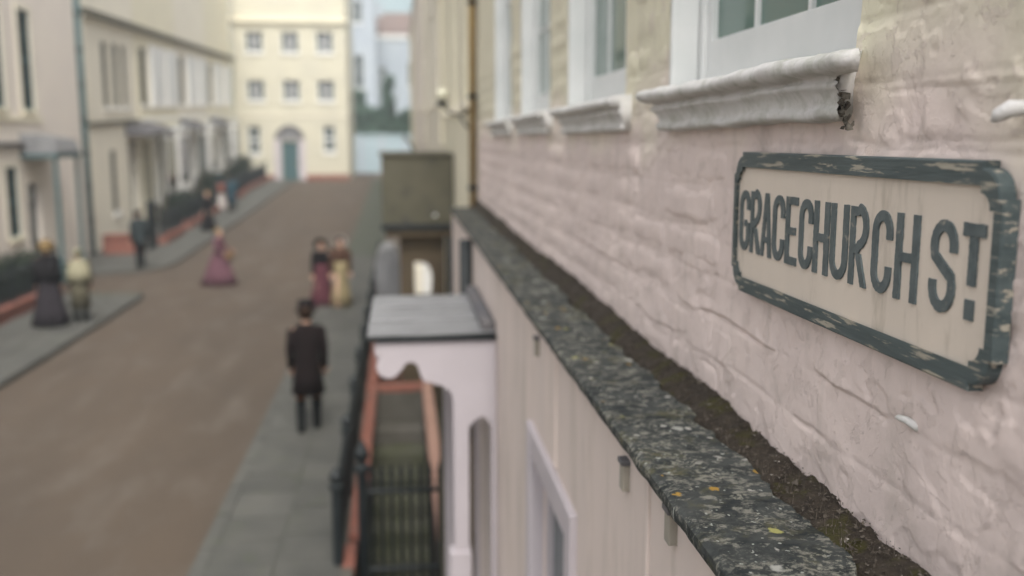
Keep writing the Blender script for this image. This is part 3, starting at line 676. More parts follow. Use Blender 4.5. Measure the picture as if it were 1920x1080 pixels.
    for k, (ch, yl) in enumerate(text):
        wd = .076 if ch not in 'EUH' else (.070 if ch == 'E' else .080)
        if k >= 7: wd += .004
        if ch == 'S': wd = .084
        b = MB()
        for q, pl in enumerate(glyph(ch, wd, LH, SWd*.9 if ch not in 'AR' else SWd*.84)):
            b.prism(dense(pl, .006, .0009), lambda u, v, x, yl=yl: (x, yl-u, zb+v), .9755, .9710-.0002*q)
        b.build('letter', 'sign_letter', s)
    b = MB()
    for q, pl in enumerate(glyph('T', .064, .108, .023)): b.prism(dense(pl, .006, .0009), lambda u, v, x: (x, 1.562-u, 3.951+v), .9755, .9710-.0002*q)
    b.build('letter', 'sign_letter', s)
    MB().prism(dense([(0, 0), (.025, 0), (.025, .036), (0, .036)], .006, .0006), lambda u, v, x: (x, 1.544-u, 3.891+v), .9755, .9710).build('full_stop', 'sign_letter', s)
    for u in (-W+.3, W-.3):     # fixing blocks behind, touching the wall
        MB().box(.99, 1.012, cy+u-.03, cy+u+.03, cz-.05, cz+.05).build('fixing_block', 'sign_edge', s)
sign()

# ================================================================== AREA, RAILINGS AND PORCHES (right side)
def area():
    """sunken areas between the pavement railings and the houses"""
    x0, x1 = -.62, .655
    wells = [(9.5, 15.55, -2.2), (15.75, 20.3, -.9), (20.5, 29.9, -1.1)]
    labels = ['sunken area with mossy stone steps and terracotta coping behind the near railing', 'sunken area with red brick walls under the grey lead porch roof', 'sunken area with terracotta coping by the barrel-roofed lead hood']
    for k, ((a, c, zf), lb) in enumerate(zip(wells, labels)):
        t = thing('sunken_area', lb, 'light well', (0, (a+c)/2, zf), 'sunken areas in front of the houses')
        b = MB()
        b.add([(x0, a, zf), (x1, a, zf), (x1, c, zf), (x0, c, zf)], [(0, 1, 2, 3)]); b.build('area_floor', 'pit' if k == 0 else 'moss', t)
        MB().box(x0, x0+.10, a, c, zf-.1, .10).build('retaining_wall', 'terra' if k == 1 else 'dkstone', t)
        MB().box(x0+.102, .35, c-.12, c+.06, zf-.1, .10).build('cross_wall', 'terra' if k else 'dkstone', t)
        MB().box(.32, .50, a, c-.14, zf-.1, .06).build('inner_wall', 'dkstone', t)
        MB().box(x0+.03, x0+.19, a, c+.06, .102, .20).build('coping', 'terra', t, bevel=.012)
        MB().box(x0+.192, .31, c-.13, c+.07, .104, .202).build('coping', 'terra', t, bevel=.012)
        MB().box(.312, .47, a+.02, c+.07, .062, .20).build('coping', 'terra' if k else 'terra_pale', t, bevel=.012)
        if k: MB().box(x0+.162, .31, a-.05, a+.1, .0, .16).build('coping', 'terra', t, bevel=.012)
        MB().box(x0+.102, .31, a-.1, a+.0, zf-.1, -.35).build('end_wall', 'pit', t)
        if k == 0:
            for s in range(8):   # steps climbing away from the porch
                MB().box(x0+.104, .318, 11.3+s*.51, 11.3+(s+1)*.51-.004, zf-.1, zf+.35+.21*s).build('step', 'moss' if s < 7 else 'dkstone', t, bevel=.015)
    t = thing('stair_well', 'dark paved pit in front of the short black railing beside the porch', 'light well', (0, 9, -1.4), 'sunken areas in front of the houses')
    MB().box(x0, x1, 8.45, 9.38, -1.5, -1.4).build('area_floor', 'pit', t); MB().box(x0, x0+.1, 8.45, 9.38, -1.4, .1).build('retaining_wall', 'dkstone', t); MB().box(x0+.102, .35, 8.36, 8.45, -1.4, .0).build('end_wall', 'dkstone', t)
    MB().box(x0+.0, x0+.12, 8.9, 9.45, .02, .12).build('coping', 'terra', t, bevel=.012)
area()
MB_bar = MB().lathe([(.011, 0), (.011, .62), (.018, .625), (.018, .645), (.009, .66), (.017, .69), (.001, .76)], n=8).mesh('bar')
MB_post = MB().lathe([(.03, 0), (.03, .70), (.045, .71), (.045, .74), (.02, .76), (.04, .80), (.04, .83), (.005, .90)], n=10).mesh('post')
def railing(label, pts, z0, spacing=.115, rails=(.10, .58), posts=True, group='black iron railings along the street', scale=1.0, barmat='iron', thick=1.0):
    """pts: two ground points; bars stand on z0(y)"""
    (xa, ya), (xb, yb) = pts; L_ = math.hypot(xb-xa, yb-ya); t = thing('iron_railing', label, 'railing', ((xa+xb)/2, (ya+yb)/2, z0((ya+yb)/2)), group)
    n = max(2, int(L_/spacing)); n = min(n, 190)
    for k in range(n+1):
        f = k/n; x, y = xa+(xb-xa)*f, ya+(yb-ya)*f; pst = posts and (k in (0, n) or k % 16 == 0)
        o = put('post' if pst else 'bar', MB_post if pst else MB_bar, barmat, t, loc=(x, y, z0(y)-.01)); o.scale = (scale*thick, scale*thick, scale)
    for h in rails:
        seg = max(1, int(L_/3)); pts_ = [(xa+(xb-xa)*i/seg, ya+(yb-ya)*i/seg) for i in range(seg+1)]
        MB().tube([(x, y, z0(y)+h*scale) for x, y in pts_], .016*scale, 6).build('rail', barmat, t)
    return t
cz_ = lambda y: .20
railing('long black iron railing along the flagstone pavement beside the sunken areas', ((-.66, 9.0), (-.66, 29.9)), lambda y: .09, thick=1.5, scale=1.12)
railing('short black railing closing the end of the mossy sunken area beneath the porch', ((-.43, 9.46), (.45, 9.46)), lambda y: -.36, spacing=.095, scale=1.75, thick=1.05)

def near_porch():
    ya, yb, xa, xb = 6.62, 8.32, -.215, .658
    t = thing('porch', 'white scrolled porch with flat grey lead roof below the lichened ledge', 'porch', (.3, 7.4, 0))
    # lead roof in sheets with rolls
    b = MB(); nx, ny = 24, 20; V = []
    for i in range(nx+1):
        for j in range(ny+1):
            x = xa-.03+(xb-xa+.03)*i/nx; y = ya-.03+(yb-ya+.06)*j/ny
            V.append((x, y, 2.847+.012*i/nx+.006*float(fbm(x*5, y*5, 0, 3))))
    rf = put('roof', npmesh('roof', V, gridfaces(nx+1, ny+1)[:, ::-1]), 'lead', t, smooth=True)
    MB().box(xa-.03, xb, ya-.035, yb+.03, 2.812, 2.838).build('roof_edge', 'iron', rf, bevel=.01)
    for y in (7.15, 7.75): MB().tube([(xa-.02, y, 2.853), (xb, y, 2.865)], .018, 8).build('lead_roll', 'lead', rf)
    MB().box(.56, .659, ya+.05, yb+.03, 2.85, 2.93).build('flashing', 'slate_roof', rf, bevel=.02)
    # side panels with scrolled nose and arch, cut from one board
    def panel(y0, y1, name='side_panel'):
        top = 2.799
        out = [(xb, top), (xa+.02, top), (xa+.02, 2.715), (-.165, 2.70)]
        out += [(-.10+.085*math.cos(math.radians(a)), 2.625+.085*math.sin(math.radians(a))) for a in range(130, 331, 14)]
        out += [(-.005, 2.60), (.02, 2.645), (.065, 2.655), (.10, 2.63), (.125, 2.55), (.15, 2.505), (.20, 2.50)]
        out += [(.20+.15*math.sin(math.radians(a)), 2.36+.13*math.cos(math.radians(a))) for a in range(10, 91, 10)]
        out += [(.352, 1.2), (.352, 0), (.462, 0), (.462, 1.0), (.462, 2.16), (.50, 2.215), (.56, 2.245), (.605, 2.20), (.622, 2.15), (.622, 0), (xb, 0)]
        MB().prism(out, lambda u, v, q: (u, q, v), y0, y1).build(name, 'lav', t, bevel=.006)
    panel(ya, ya+.07); panel(yb-.16, yb-.09)
    MB().box(.315, .475, ya-.03, ya+.11, 0, 1.24).build('post_base', 'lav', t, bevel=.012)
    MB().box(-.19, -.10, ya+.072, yb-.162, 2.66, 2.795).build('fascia', 'lav', t, bevel=.01)
    MB().box(.478, .5, ya+.12, 7.2, .02, 2.15).build('door_post', 'brown', t)
    MB().box(.345, .655, ya+.5, yb-.5, 0, .15).build('step', 'dkstone', t, bevel=.01)
    d = MB().box(.78, .82, 6.955, 7.945, .16, 2.145).build('door', 'door', t)
    for z0, z1 in ((.3, .95), (1.1, 2.0)):
        for y0, y1 in ((7.03, 7.4), (7.5, 7.87)): MB().box(.768, .779, y0, y1, z0, z1).build('door_panel', 'door', d, bevel=.006)
    MB().lathe([(.001, -.03), (.022, -.02), (.026, 0), (.022, .02), (.001, .03)], (.755, 7.06, 1.05), 10).build('door_knob', 'ochre', d)
near_porch()
# arched dark side gate beyond the porch
def side_gate():
    t = thing('side_gate', 'dark arched timber side gate standing behind the porch post', 'gate', (.56, 8.75, 0))
    x0, x1 = .33, .655
    for k in range(3):
        u0 = x0+(x1-x0)*k/3+.002; u1 = x0+(x1-x0)*(k+1)/3-.002
        arc = lambda u: 1.80+.20*math.sqrt(max(0, 1-((u-x1)/(x1-x0+.01))**2))
        MB().prism([(u0, 0), (u1, 0), (u1, arc(u1)), ((u0+u1)/2, arc((u0+u1)/2)), (u0, arc(u0))], lambda u, v, q: (u, q, v), 8.72, 8.76).build('plank', 'brown' if k == 3 else 'olive', t)
    for z in (.4, 1.4): MB().box(x0+.01, x1, 8.70, 8.718, z, z+.1).build('ledge_rail', 'olive', t)
side_gate()

# olive timber porch of the next house
def olive_porch():
    t = thing('timber_porch', 'dark olive timber porch with deep boxed hood on the next house', 'porch', (.4, 15, 0))
    ya, yb = 17.3, 20.6; xa, xb = -.32, .965
    h = MB().box(xa, xb, ya, yb, 2.70, 3.92).build('hood', 'olive', t, bevel=.02)
    MB().box(xa-.05, xb, ya-.05, yb+.05, 3.922, 3.965).build('hood_cap', 'olive', h, bevel=.01)
    MB().box(xa-.03, xb, ya-.035, yb+.03, 2.60, 2.698).build('moulding', 'iron', h, bevel=.02)
    MB().box(xa+.05, xb, ya+.03, yb-.03, 2.47, 2.598).build('lower_moulding', 'brown', h, bevel=.02)
    MB().box(-.02, .80, ya+.32, ya+.40, -1.1, 2.468).build('front_panel', 'brown', t)
    MB().box(.83, .963, ya+.02, ya+.3, -1.1, 2.467).build('shadow_gap_strip', 'iron', t)  # near-black strip put in for the shadow gap beside the panel
    MB().box(-.02, .06, ya+.402, yb-.1, -1.1, 2.468).build('side_wall', 'brown', t)
    MB().lathe([(.001, -.035), (.025, -.025), (.035, 0), (.025, .025), (.001, .035)], (.62, ya-.06, 2.86), 12).build('highlight_knob', 'white_paint', t)  # white knob added for a small blurred highlight
    MB().tube([(.62, ya-.04, 2.86), (.62, ya+.01, 2.86)], .01, 6).build('highlight_knob_stem', 'iron', t)
    MB().box(.24, .37, ya-.42, ya+.318, 1.5, 1.98).build('bracket', 'cream_b', t, bevel=.01)
    MB().prism([(.372, 1.5), (.52, 1.5)]+[(.372+.17*math.cos(a), 1.8+.17*math.sin(a)) for a in np.linspace(0, math.pi/2, 8)], lambda u, v, q: (u, q, v), ya-.40, ya+.318).build('scroll', 'offwhite', t)
    b = MB().tube([(.30, yb-.6, 3.95), (.22, yb-.7, 4.15), (.08, yb-.7, 4.3)], .03, 8).build('stay', 'olive', t)
olive_porch()
def barrel_hood():
    t = thing('lead_hood', 'grey barrel-roofed lead hood rising beside the long railing', 'canopy', (-.3, 23, 0))
    n = 12; x0, x1 = -.60, .02; cx = (x0+x1)/2; r = (x1-x0)/2
    sec = [(x0, .60), (x0, 1.3)]+[(cx-r*math.cos(a), 1.3+.42*math.sin(a)) for a in np.linspace(0, math.pi, n)[1:-1]]+[(x1, 1.3), (x1, .60)]
    MB().loft([[(x, y, z) for x, z in sec] for y in (22.2, 22.6, 23.2, 23.8)], cap=True).build('barrel_roof', 'lead', t, smooth=False)
    for x in (x0+.03, x1-.03):
        for y in (22.25, 23.75): MB().box(x-.025, x+.025, y-.025, y+.025, -1.1, .61).build('leg', 'iron', t)
barrel_hood()

# ------------------------------------------------------------------ right-hand terrace beyond the near house
XR = .975
def right_house(y0, y1, label, m, wins, top=11.5, extra=None):
    zg = gz((y0+y1)/2); t = thing('terraced_house', label, 'house', (2, (y0+y1)/2, zg), 'houses along the right side of the street')
    fn = lambda u, v, wd: (XR+wd, u, v)
    ops = [(a, b, c, d) for a, b, c, d in wins]
    wall_panel('wall', fn, y0+.002, y1-.002, -1.6, top, ops, m, t, depth=.14)
    for a, b, c, d in ops: sash(fn, a, b, c, d, t, 2, 4, depth=.10, sill='cream_b', sillproj=.08)
    MB().box(XR+.46, 9, y0+.01, y1-.01, -1.5, top-.01).build('rear_block', m, t)
    MB().mbox(fn, y0+.01, y1-.01, top+.002, top+.25, -.12, .5).build('cornice', 'offwhite', t)
    for y in (y0+.16, y1-.18): MB().mbox(fn, y-.13, y+.13, 4.1, top-.02, -.05, .02).build('pilaster', m, t)
    return t
right_house(12.45, 22, 'pale yellow-green stucco house beyond the ochre drainpipe with the olive porch', 'cream', [(13.3, 14.5, 4.75, 7.2), (16.2, 17.5, 4.75, 7.2), (19.1, 20.4, 4.75, 7.2), (18.2, 19.3, .8, 2.9)])
right_house(22, 36, 'cream stucco terrace house behind the globe lamp bracket', 'cream_b', [(23.4, 24.8, 5.2, 7.6), (27.2, 28.6, 5.2, 7.6), (31.8, 33.2, 5.2, 7.6), (24.5, 26, 1.2, 3.4), (30.5, 32, 1.2, 3.4)])
right_house(36, 58, 'farther cream terrace house on the railing side of the street', 'pinkcream', [(38, 39.5, 5.6, 8), (43, 44.5, 5.6, 8), (49, 50.5, 5.6, 8), (39, 40.5, 1.6, 3.8), (50, 51.5, 1.8, 4.0)])
right_house(58, 74, 'last cream house on the railing side opposite the yellow house', 'cream', [(61, 62.5, 6.2, 8.6), (67, 68.5, 6.2, 8.6), (61, 62.5, 2.2, 4.4)])
def globe_lamp():
    p = onX(829, 178, .55); X, Y, Z = p; t = thing('wall_lamp', 'cream glass globe lamp on an iron scroll bracket over the timber porch', 'lamp', (X, Y, Z-.2))
    r = .085
    MB().lathe([(.02, -r)]+[(r*math.cos(a), r*math.sin(a)) for a in np.linspace(-1.3, 1.3, 9)]+[(.02, r)], (X, Y, Z), 16).build('globe', 'opal', t, smooth=True)
    MB().lathe([(.03, -.06), (.08, -.03), (.07, 0), (.02, .02)], (X, Y, Z-r), 12).build('gallery', 'iron', t)
    MB().tube([(X, Y, Z-r-.04), (X+.1, Y, Z-r-.14), (X+.25, Y, Z-r-.16), (XR+.01, Y, Z-r-.02)], .018, 8).build('bracket', 'dkstone', t)
    MB().tube([(X+.2, Y, Z-r-.15), (X+.3, Y, Z-r-.3), (XR+.01, Y, Z-r-.38)], .014, 8).build('brace', 'iron', t)
globe_lamp()

# ================================================================== LEFT SIDE
XF = -10.7
def yL(px, py=200, X=XF): return onX(px, py, X).y
def left_house():
    t = thing('stucco_house', 'pink-cream stucco house with teal door hood and teal drainpipe by the hedge', 'house', (-12, 28, 0))
    fn = lambda u, v, wd: (XF-wd, u, v)
    ops = [(27.3, 28.2, 5.05, 7.9), (29.4, 30.35, 5.05, 7.9), (27.75, 28.6, 1.5, 3.45), (29.35, 30.25, .35, 2.95), (24.5, 25.5, 5.05, 7.9), (24.6, 25.6, 1.5, 3.45), (21.5, 22.5, 5.05, 7.9), (21.5, 22.5, 1.5, 3.45)]
    wall_panel('wall', fn, 17, 34.75, -.1, 11.5, ops, 'pinkcream', t, depth=.18)
    for k, o in enumerate(ops):
        if k == 3: continue
        sash(fn, *o, t, 2, 4, depth=.02, pane='glass_dull', frame='teal', sill='cream', fw=.05)
        b = MB(); u0, u1, v0, v1 = o; b.mbox(fn, u0-.16, u0+.001, v0, v1+.16, -.04, .03).mbox(fn, u1-.001, u1+.16, v0, v1+.16, -.04, .03).mbox(fn, u0+.002, u1-.002, v1-.002, v1+.158, -.037, .03)
        b.build('architrave', 'cream_b', t)
    MB().mbox(fn, 17.01, 30.8, 4.72, 4.84, -.09, .02).build('sill_band', 'cream', t, bevel=.01)
    MB().mbox(fn, 17.01, 29.2, 4.02, 4.14, -.16, .02).build('string_course', 'slate_roof', t, bevel=.01)
    MB().mbox(fn, 17.01, 34.74, 11.5, 11.9, -.25, .45).build('cornice', 'cream_b', t)
    d = MB().mbox(fn, 29.37, 30.23, .36, 2.4, .14, .18).build('door', 'door', t)
    for z0, z1 in ((.5, 1.1), (1.25, 2.2)):
        for y0, y1 in ((29.46, 29.75), (29.85, 30.14)): MB().mbox(fn, y0, y1, z0, z1, .128, .139).build('door_panel', 'door', d)
    MB().mbox(fn, 29.37, 30.23, 2.42, 2.94, .15, .17).build('fanlight', 'glass_teal', t)
    MB().mbox(fn, 29.2, 30.4, -.1, .34, -.9, .0).build('doorstep', 'flag', t)
    # hood on posts
    hd = MB().loft([[(XF+q, y, z) for q, z in ((0, 3.80), (.95, 3.80), (1.0, 3.86), (.9, 4.22), (0, 4.38))] for y in (29.0, 31.0)]).build('door_hood', 'lead', t)
    MB().box(XF, XF+1.02, 28.96, 31.04, 3.68, 3.798).build('hood_fascia', 'teal', hd)
    for y in (29.08, 30.92): MB().box(XF+.86, XF+.96, y-.05, y+.05, .0, 3.68).build('hood_post', 'teal', t)
    MB().box(-18, XF-.46, 17.01, 34.74, -.1, 11.4).build('rear_block', 'pinkcream', t)
    return t
left_house()
downpipe(XF+.09, 34.55, .05, 11.4, 'tall dark teal drainpipe on the corner of the stucco house', 'teal', .10)
MB_ = None
def plinth(label, pts, h=.32, w=.3, m='terra', group='low terracotta plinths under the railings'):
    (xa, ya), (xb, yb) = pts; d = Vector((xb-xa, yb-ya, 0)).normalized(); n = Vector((-d.y, d.x, 0))*w/2
    t = thing('low_wall', label, 'wall', ((xa+xb)/2, (ya+yb)/2, gz((ya+yb)/2)), group)
    seg = max(1, int(math.hypot(xb-xa, yb-ya)/2.0)); rb = []; rc = []
    for i in range(seg+1):
        f = i/seg; p = Vector((xa+(xb-xa)*f, ya+(yb-ya)*f, 0)); z = gz(p.y)
        rb.append([(p+n+Vector((0, 0, z-.1))), (p-n+Vector((0, 0, z-.1))), (p-n+Vector((0, 0, z+h-.08))), (p+n+Vector((0, 0, z+h-.08)))])
        k = n*1.25; rc.append([(p+k+Vector((0, 0, z+h-.078))), (p-k+Vector((0, 0, z+h-.078))), (p-k+Vector((0, 0, z+h))), (p+k+Vector((0, 0, z+h)))])
    MB().loft([[tuple(q) for q in r] for r in rb]).build('wall_base', m, t); MB().loft([[tuple(q) for q in r] for r in rc]).build('coping', m, t)
    return t
plinth('terracotta low wall under the dark hedge on the pavement with the cloaked pair', ((-9.05, 17.5), (-9.05, 26.3)), .42)
railing('black railing standing on the terracotta wall in front of the dark hedge', ((-9.05, 17.6), (-9.05, 26.2)), lambda y: .41, spacing=.12, scale=1.15)
railing('black railing turning back from the dark hedge to the stucco house', ((-9.1, 26.5), (-10.6, 26.5)), lambda y: .1, spacing=.12, scale=1.5)
def leafmass(name, centers, n, size, material, parent=None, seed=1):
    r = np.random.default_rng(seed); V = []
    per = max(1, n//len(centers)); P = []
    for (c, rad) in centers:
        d = r.normal(size=(per, 3)); d /= np.linalg.norm(d, axis=1)[:, None]; P.append(np.array(c)+d*np.array(rad)*(r.random((per, 1))**.45))
    P = np.concatenate(P); k = len(P); a = r.normal(size=(k, 3)); a /= np.linalg.norm(a, axis=1)[:, None]; b = np.cross(a, r.normal(size=(k, 3))); b /= np.linalg.norm(b, axis=1)[:, None]
    s = size*(.6+.8*r.random((k, 1))); V = np.stack([P-a*s, P+b*s*.5, P+a*s, P-b*s*.5], 1).reshape(-1, 3)
    return put(name, npmesh(name, V, np.arange(4*k).reshape(-1, 4)), material, parent)
def hedge():
    t = thing('hedge', 'dark clipped evergreen hedge behind the black railing on the terracotta wall', 'hedge', (-9.7, 21.3, 0))
    r = random.Random(2); cs = [((-9.65+r.uniform(-.2, .2), y, r.uniform(.5, 1.15)), (.45, .5, .40)) for y in np.arange(17.6, 26.2, .2)]
    leafmass('foliage', cs, 18000, .055, 'darkleaf', t, 3)
    for y in np.arange(17.8, 25, .6): MB().tube([(-9.65, y, 0), (-9.65+r.uniform(-.1, .1), y+.05, .8)], [.03, .012], 6).build('stem', 'bark', t)
hedge()

# ------------------------------------------------------------------ second terrace on the left (follows the slope)
A2, B2 = Vector((-10.75, 35.2)), Vector((-11.75, 71.6)); D2 = (B2-A2).normalized(); L2 = (B2-A2).length; SL = .036
def fn2(u, v, wd):
    p = A2+D2*u+Vector((-D2.y, D2.x))*wd
    return (p.x, p.y, v+SL*u)
def terrace():
    HW = [(0, 7.6), (7.6, 16.4), (16.4, 25.6), (25.6, L2)]
    lab = ['cream terrace house with three narrow upper windows next to the teal drainpipe', 'terrace house with white bays and an iron hood beyond the narrow windows', 'terrace house with white bays halfway up the slope', 'last terrace house of the sloping row adjoining the yellow house']
    mats_ = ['cream_b', 'cream', 'cream_b', 'cream']
    for k, (u0, u1) in enumerate(HW):
        t = thing('terraced_house', lab[k], 'house', fn2((u0+u1)/2, 0, 1.0), 'sloping terrace on the left')
        ops = []; W = u1-u0
        if k == 0: ops = [(2.5, 3.2, 5.3, 7.7), (4.0, 4.7, 5.3, 7.7), (5.35, 6.0, 5.3, 7.7), (2.9, 3.65, 1.3, 3.7), (5.7, 6.9, .15, 3.9)]
        else: ops = [(u0+.5, u0+1.7, .15, 3.8), (u0+3.2, u0+4.6, 1.2, 3.7), (u0+6.0, u0+7.4, 1.2, 3.7), (u0+.8, u0+1.9, 5.4, 7.8)]
        wall_panel('wall', fn2, u0+.003, u1-.003, -.9, 13.6, ops, mats_[k], t, depth=.3)
        for q, o in enumerate(ops):
            if (k == 0 and q == 4) or (k and q == 0):
                d = MB().mbox(fn2, o[0]+.01, o[1]-.01, o[2], 2.6, .2, .26).build('door', 'door', t); MB().mbox(fn2, o[0]+.01, o[1]-.01, 2.62, o[3]-.01, .22, .24).build('fanlight', 'glass', t)
                MB().mbox(fn2, o[0]-.1, o[1]+.1, -.3, .14, -.7, 0).build('doorstep', 'flag', t)
            else: sash(fn2, *o, t, 2, 4, depth=.02, pane='glass_dull', frame='olive', sill='offwhite', fw=.05)
        MB().mbox(fn2, u0+.01, u1-.01, 4.66, 4.80, -.12, .02).build('string_course', 'olive' if k == 0 else 'offwhite', t, bevel=.01)
        MB().mbox(fn2, u0+.01, u1-.01, 8.42, 8.66, -.28, .02).build('cornice', 'olive', t, bevel=.02)
        MB().mbox(fn2, u0+.01, u1-.01, 8.30, 8.418, -.14, .02).build('bed_mould', 'cream_b', t)
        MB().mbox(fn2, u0+.01, u1-.01, 13.602, 13.9, -.15, .4).build('parapet', 'cream_b', t)
        MB().mbox(fn2, u0+.02, u1-.02, -.8, 13.5, .46, 7).build('rear_block', mats_[k], t)
        MB().mbox(fn2, u0+.05, u0+.33, -.3, 8.28, -.06, .02).build('pilaster', mats_[k], t)
        if k:   # white bays, ground and first floor
            for a in (u0+2.6, u0+W/2+1.4):
                c = min(a+2.5, u1-.15)
                by = MB().mbox(fn2, a, c, .9, 4.2, -.55, .01).build('bay', 'offwhite', t)
                MB().mbox(fn2, a-.06, c+.06, 4.202, 4.34, -.62, .01).build('bay_cornice', 'white_paint', by)
                for j in range(2):
                    m0 = a+.2+(c-a-.4)*j/2; m1 = a+.2+(c-a-.4)*(j+1)/2-.1; MB().mbox(fn2, m0, m1, 1.6, 3.8, -.556, -.545).build('bay_pane', 'glass', by)
                up = MB().mbox(fn2, a-.1, c+.1, 5.25, 8.0, -.16, .01).build('window_bay', 'offwhite', t)
                for j in range(3):
                    m0 = a+.15+(c-a-.3)*j/3; m1 = a+.15+(c-a-.3)*(j+1)/3-.12; MB().mbox(fn2, m0, m1, 5.6, 7.7, -.166, -.155).build('bay_pane', 'white_paint', up)
        # iron hood over the door
        o = ops[4] if k == 0 else ops[0]; a, c = o[0]-.35, o[1]+.55
        hd = MB().loft([[fn2(u, z, -q) for q, z in ((-.01, 4.15), (.95, 4.15), (1.0, 4.28), (.6, 4.52), (-.01, 4.62))] for u in (a, c)]).build('door_hood', 'slate_roof', t)
        for u in (a+.05, c-.05): MB().mbox(fn2, u-.04, u+.04, .0, 4.148, -.93, -.85).build('hood_post', 'olive', t)
terrace()
gl = lambda y: gz(y)+.10
def front_rail(k, ya, yb, x, lb1, lb2, h=.38):
    plinth(lb1, ((x, ya), (x, yb)), h)
    railing(lb2, ((x, ya), (x, yb)), lambda y: gz(y)+h-.02, spacing=.14, scale=1.25)
plinth('terracotta wall block at the corner of the sloping terrace', ((-10.3, 34.9), (-9.0, 34.9)), .75, .5)
front_rail(0, 37.2, 40.6, -8.9, 'terracotta low wall beyond the tall black gate', 'black railing beyond the tall black gate')
front_rail(1, 42.0, 49.0, -9.0, 'terracotta low wall behind the dark figure with brown hair', 'black railing behind the dark figure with brown hair')
front_rail(2, 51, 58.5, -9.2, 'terracotta low wall by the pair in blue and white', 'black railing by the pair in blue and white')
front_rail(3, 60, 70, -9.4, 'terracotta low wall nearest the yellow house', 'black railing nearest the yellow house')
railing('tall black iron gate leaf standing open behind the man in slate coat', ((-8.95, 35.4), (-8.95, 36.6)), lambda y: gl(y), spacing=.07, scale=2.3, posts=False)
for k, (x, y, h) in enumerate([(-10.0, 44.5, 1.5), (-10.2, 47.6, 1.3), (-10.4, 53.5, 1.8), (-10.5, 57, 1.6), (-10.6, 63, 1.8), (-10.6, 67.5, 2.0)]):
    t = thing('shrub', ['dark evergreen shrub beside the first white bay', 'low dark shrub between the white bays', 'tall dark shrub behind the pair in blue and white', 'dark shrub at the third door hood', 'dark shrub beneath the last white bays', 'dark shrub by the corner of the yellow house'][k], 'shrub', (x, y, gz(y)), 'dark shrubs in the terrace gardens')
    r = random.Random(k); leafmass('foliage', [((x+r.uniform(-.3, .3), y+r.uniform(-.9, .9), gz(y)+h*r.uniform(.35, .75)), (.4, .6, h*.35)) for _ in range(9)], 3500, .06, 'darkleaf', t, 30+k)
    MB().tube([(x, y, gz(y)-.05), (x, y, gz(y)+h*.6)], [.05, .02], 6).build('stem', 'bark', t)

# ------------------------------------------------------------------ yellow house at the end of the street
def yellow_house():
    Y = 72.0; zg = gz(Y); t = thing('yellow_house', 'pale yellow three-storey house closing the street, with arched white doorway', 'house', (-7.8, Y, zg))
    fn = lambda u, v, wd: (u, Y+wd, v)
    X0, X1 = -11.75, -3.66
    ops = []
    for v0, v1 in ((10.35, 11.85), (6.95, 8.45)):
        for c in (-10.15, -7.65, -5.2): ops.append((c-.62, c+.62, v0, v1))
    ops += [(-10.85, -9.95, 3.15, 5.2), (-5.5, -4.6, 3.25, 5.2), (-8.5, -7.3, zg, 4.1)]
    wall_panel('wall', fn, X0, X1, zg-.5, 17.5, ops, 'yellow', t, depth=.25)
    for k, o in enumerate(ops[:-1]): sash(fn, *o, t, 3 if k < 6 else 2, 2 if k < 6 else 4, depth=.14, sill='offwhite', bar=.05, fw=.09, mid='blind')
    d = MB().mbox(fn, -8.48, -7.32, zg+.02, 4.09, .15, .22).build('door', 'teal', t)
    for u0, u1 in ((-8.36, -7.96), (-7.84, -7.44)):
        for z0, z1 in ((zg+.25, zg+1.0), (zg+1.15, 3.9)): MB().mbox(fn, u0, u1, z0, z1, .135, .149).build('door_panel', 'teal', d)
    MB().mbox(fn, -7.5, -7.4, 2.45, 2.55, .10, .134).build('door_knob', 'ochre', d)
    # arched surround
    cx = -7.9; b = MB(); n = 14
    for k in range(n):
        a0, a1 = math.pi*k/n, math.pi*(k+1)/n
        b.prism([(cx+.72*math.cos(a0), 4.2+.72*math.sin(a0)), (cx+1.05*math.cos(a0), 4.2+1.05*math.sin(a0)), (cx+1.05*math.cos(a1), 4.2+1.05*math.sin(a1)), (cx+.72*math.cos(a1), 4.2+.72*math.sin(a1))], fn, -.12, .0)
    b.build('arch', 'slate_roof', t)
    for a, c in ((cx-1.1, cx-.64), (cx+.64, cx+1.1)): MB().mbox(fn, a, c, zg, 4.19, -.14, 0).build('door_pilaster', 'lav', t, bevel=.02)
    b = MB(); b.prism([(cx+.7*math.cos(a), 4.2+.7*math.sin(a)) for a in np.linspace(0, math.pi, 16)], fn, -.03, .01); b.build('fanlight', 'lead', t)
    for a, c in ((X0+.02, cx-1.12), (cx+1.12, X1-.02)): MB().mbox(fn, a, c, zg-.2, zg+.42, -.06, .01).build('plinth_band', 'terra', t)
    MB().mbox(fn, X0+.01, X1+.05, 12.45, 12.75, -.25, .02).build('cornice', 'cream', t); MB().mbox(fn, X0+.01, X1-.01, 5.9, 6.0, -.05, .02).build('string_course', 'cream_b', t)
    MB().box(X0, X1-.01, Y+.46, Y+10, zg-.5, 17.4).build('rear_block', 'yellow', t)
    MB().box(X0, X1, Y-.1, Y+10, 17.502, 17.8).build('parapet', 'cream_b', t)
    MB().mbox(fn, -8.9, -6.9, zg-.3, zg+.04, -.8, -.15).build('doorstep', 'flag', t)
yellow_house()

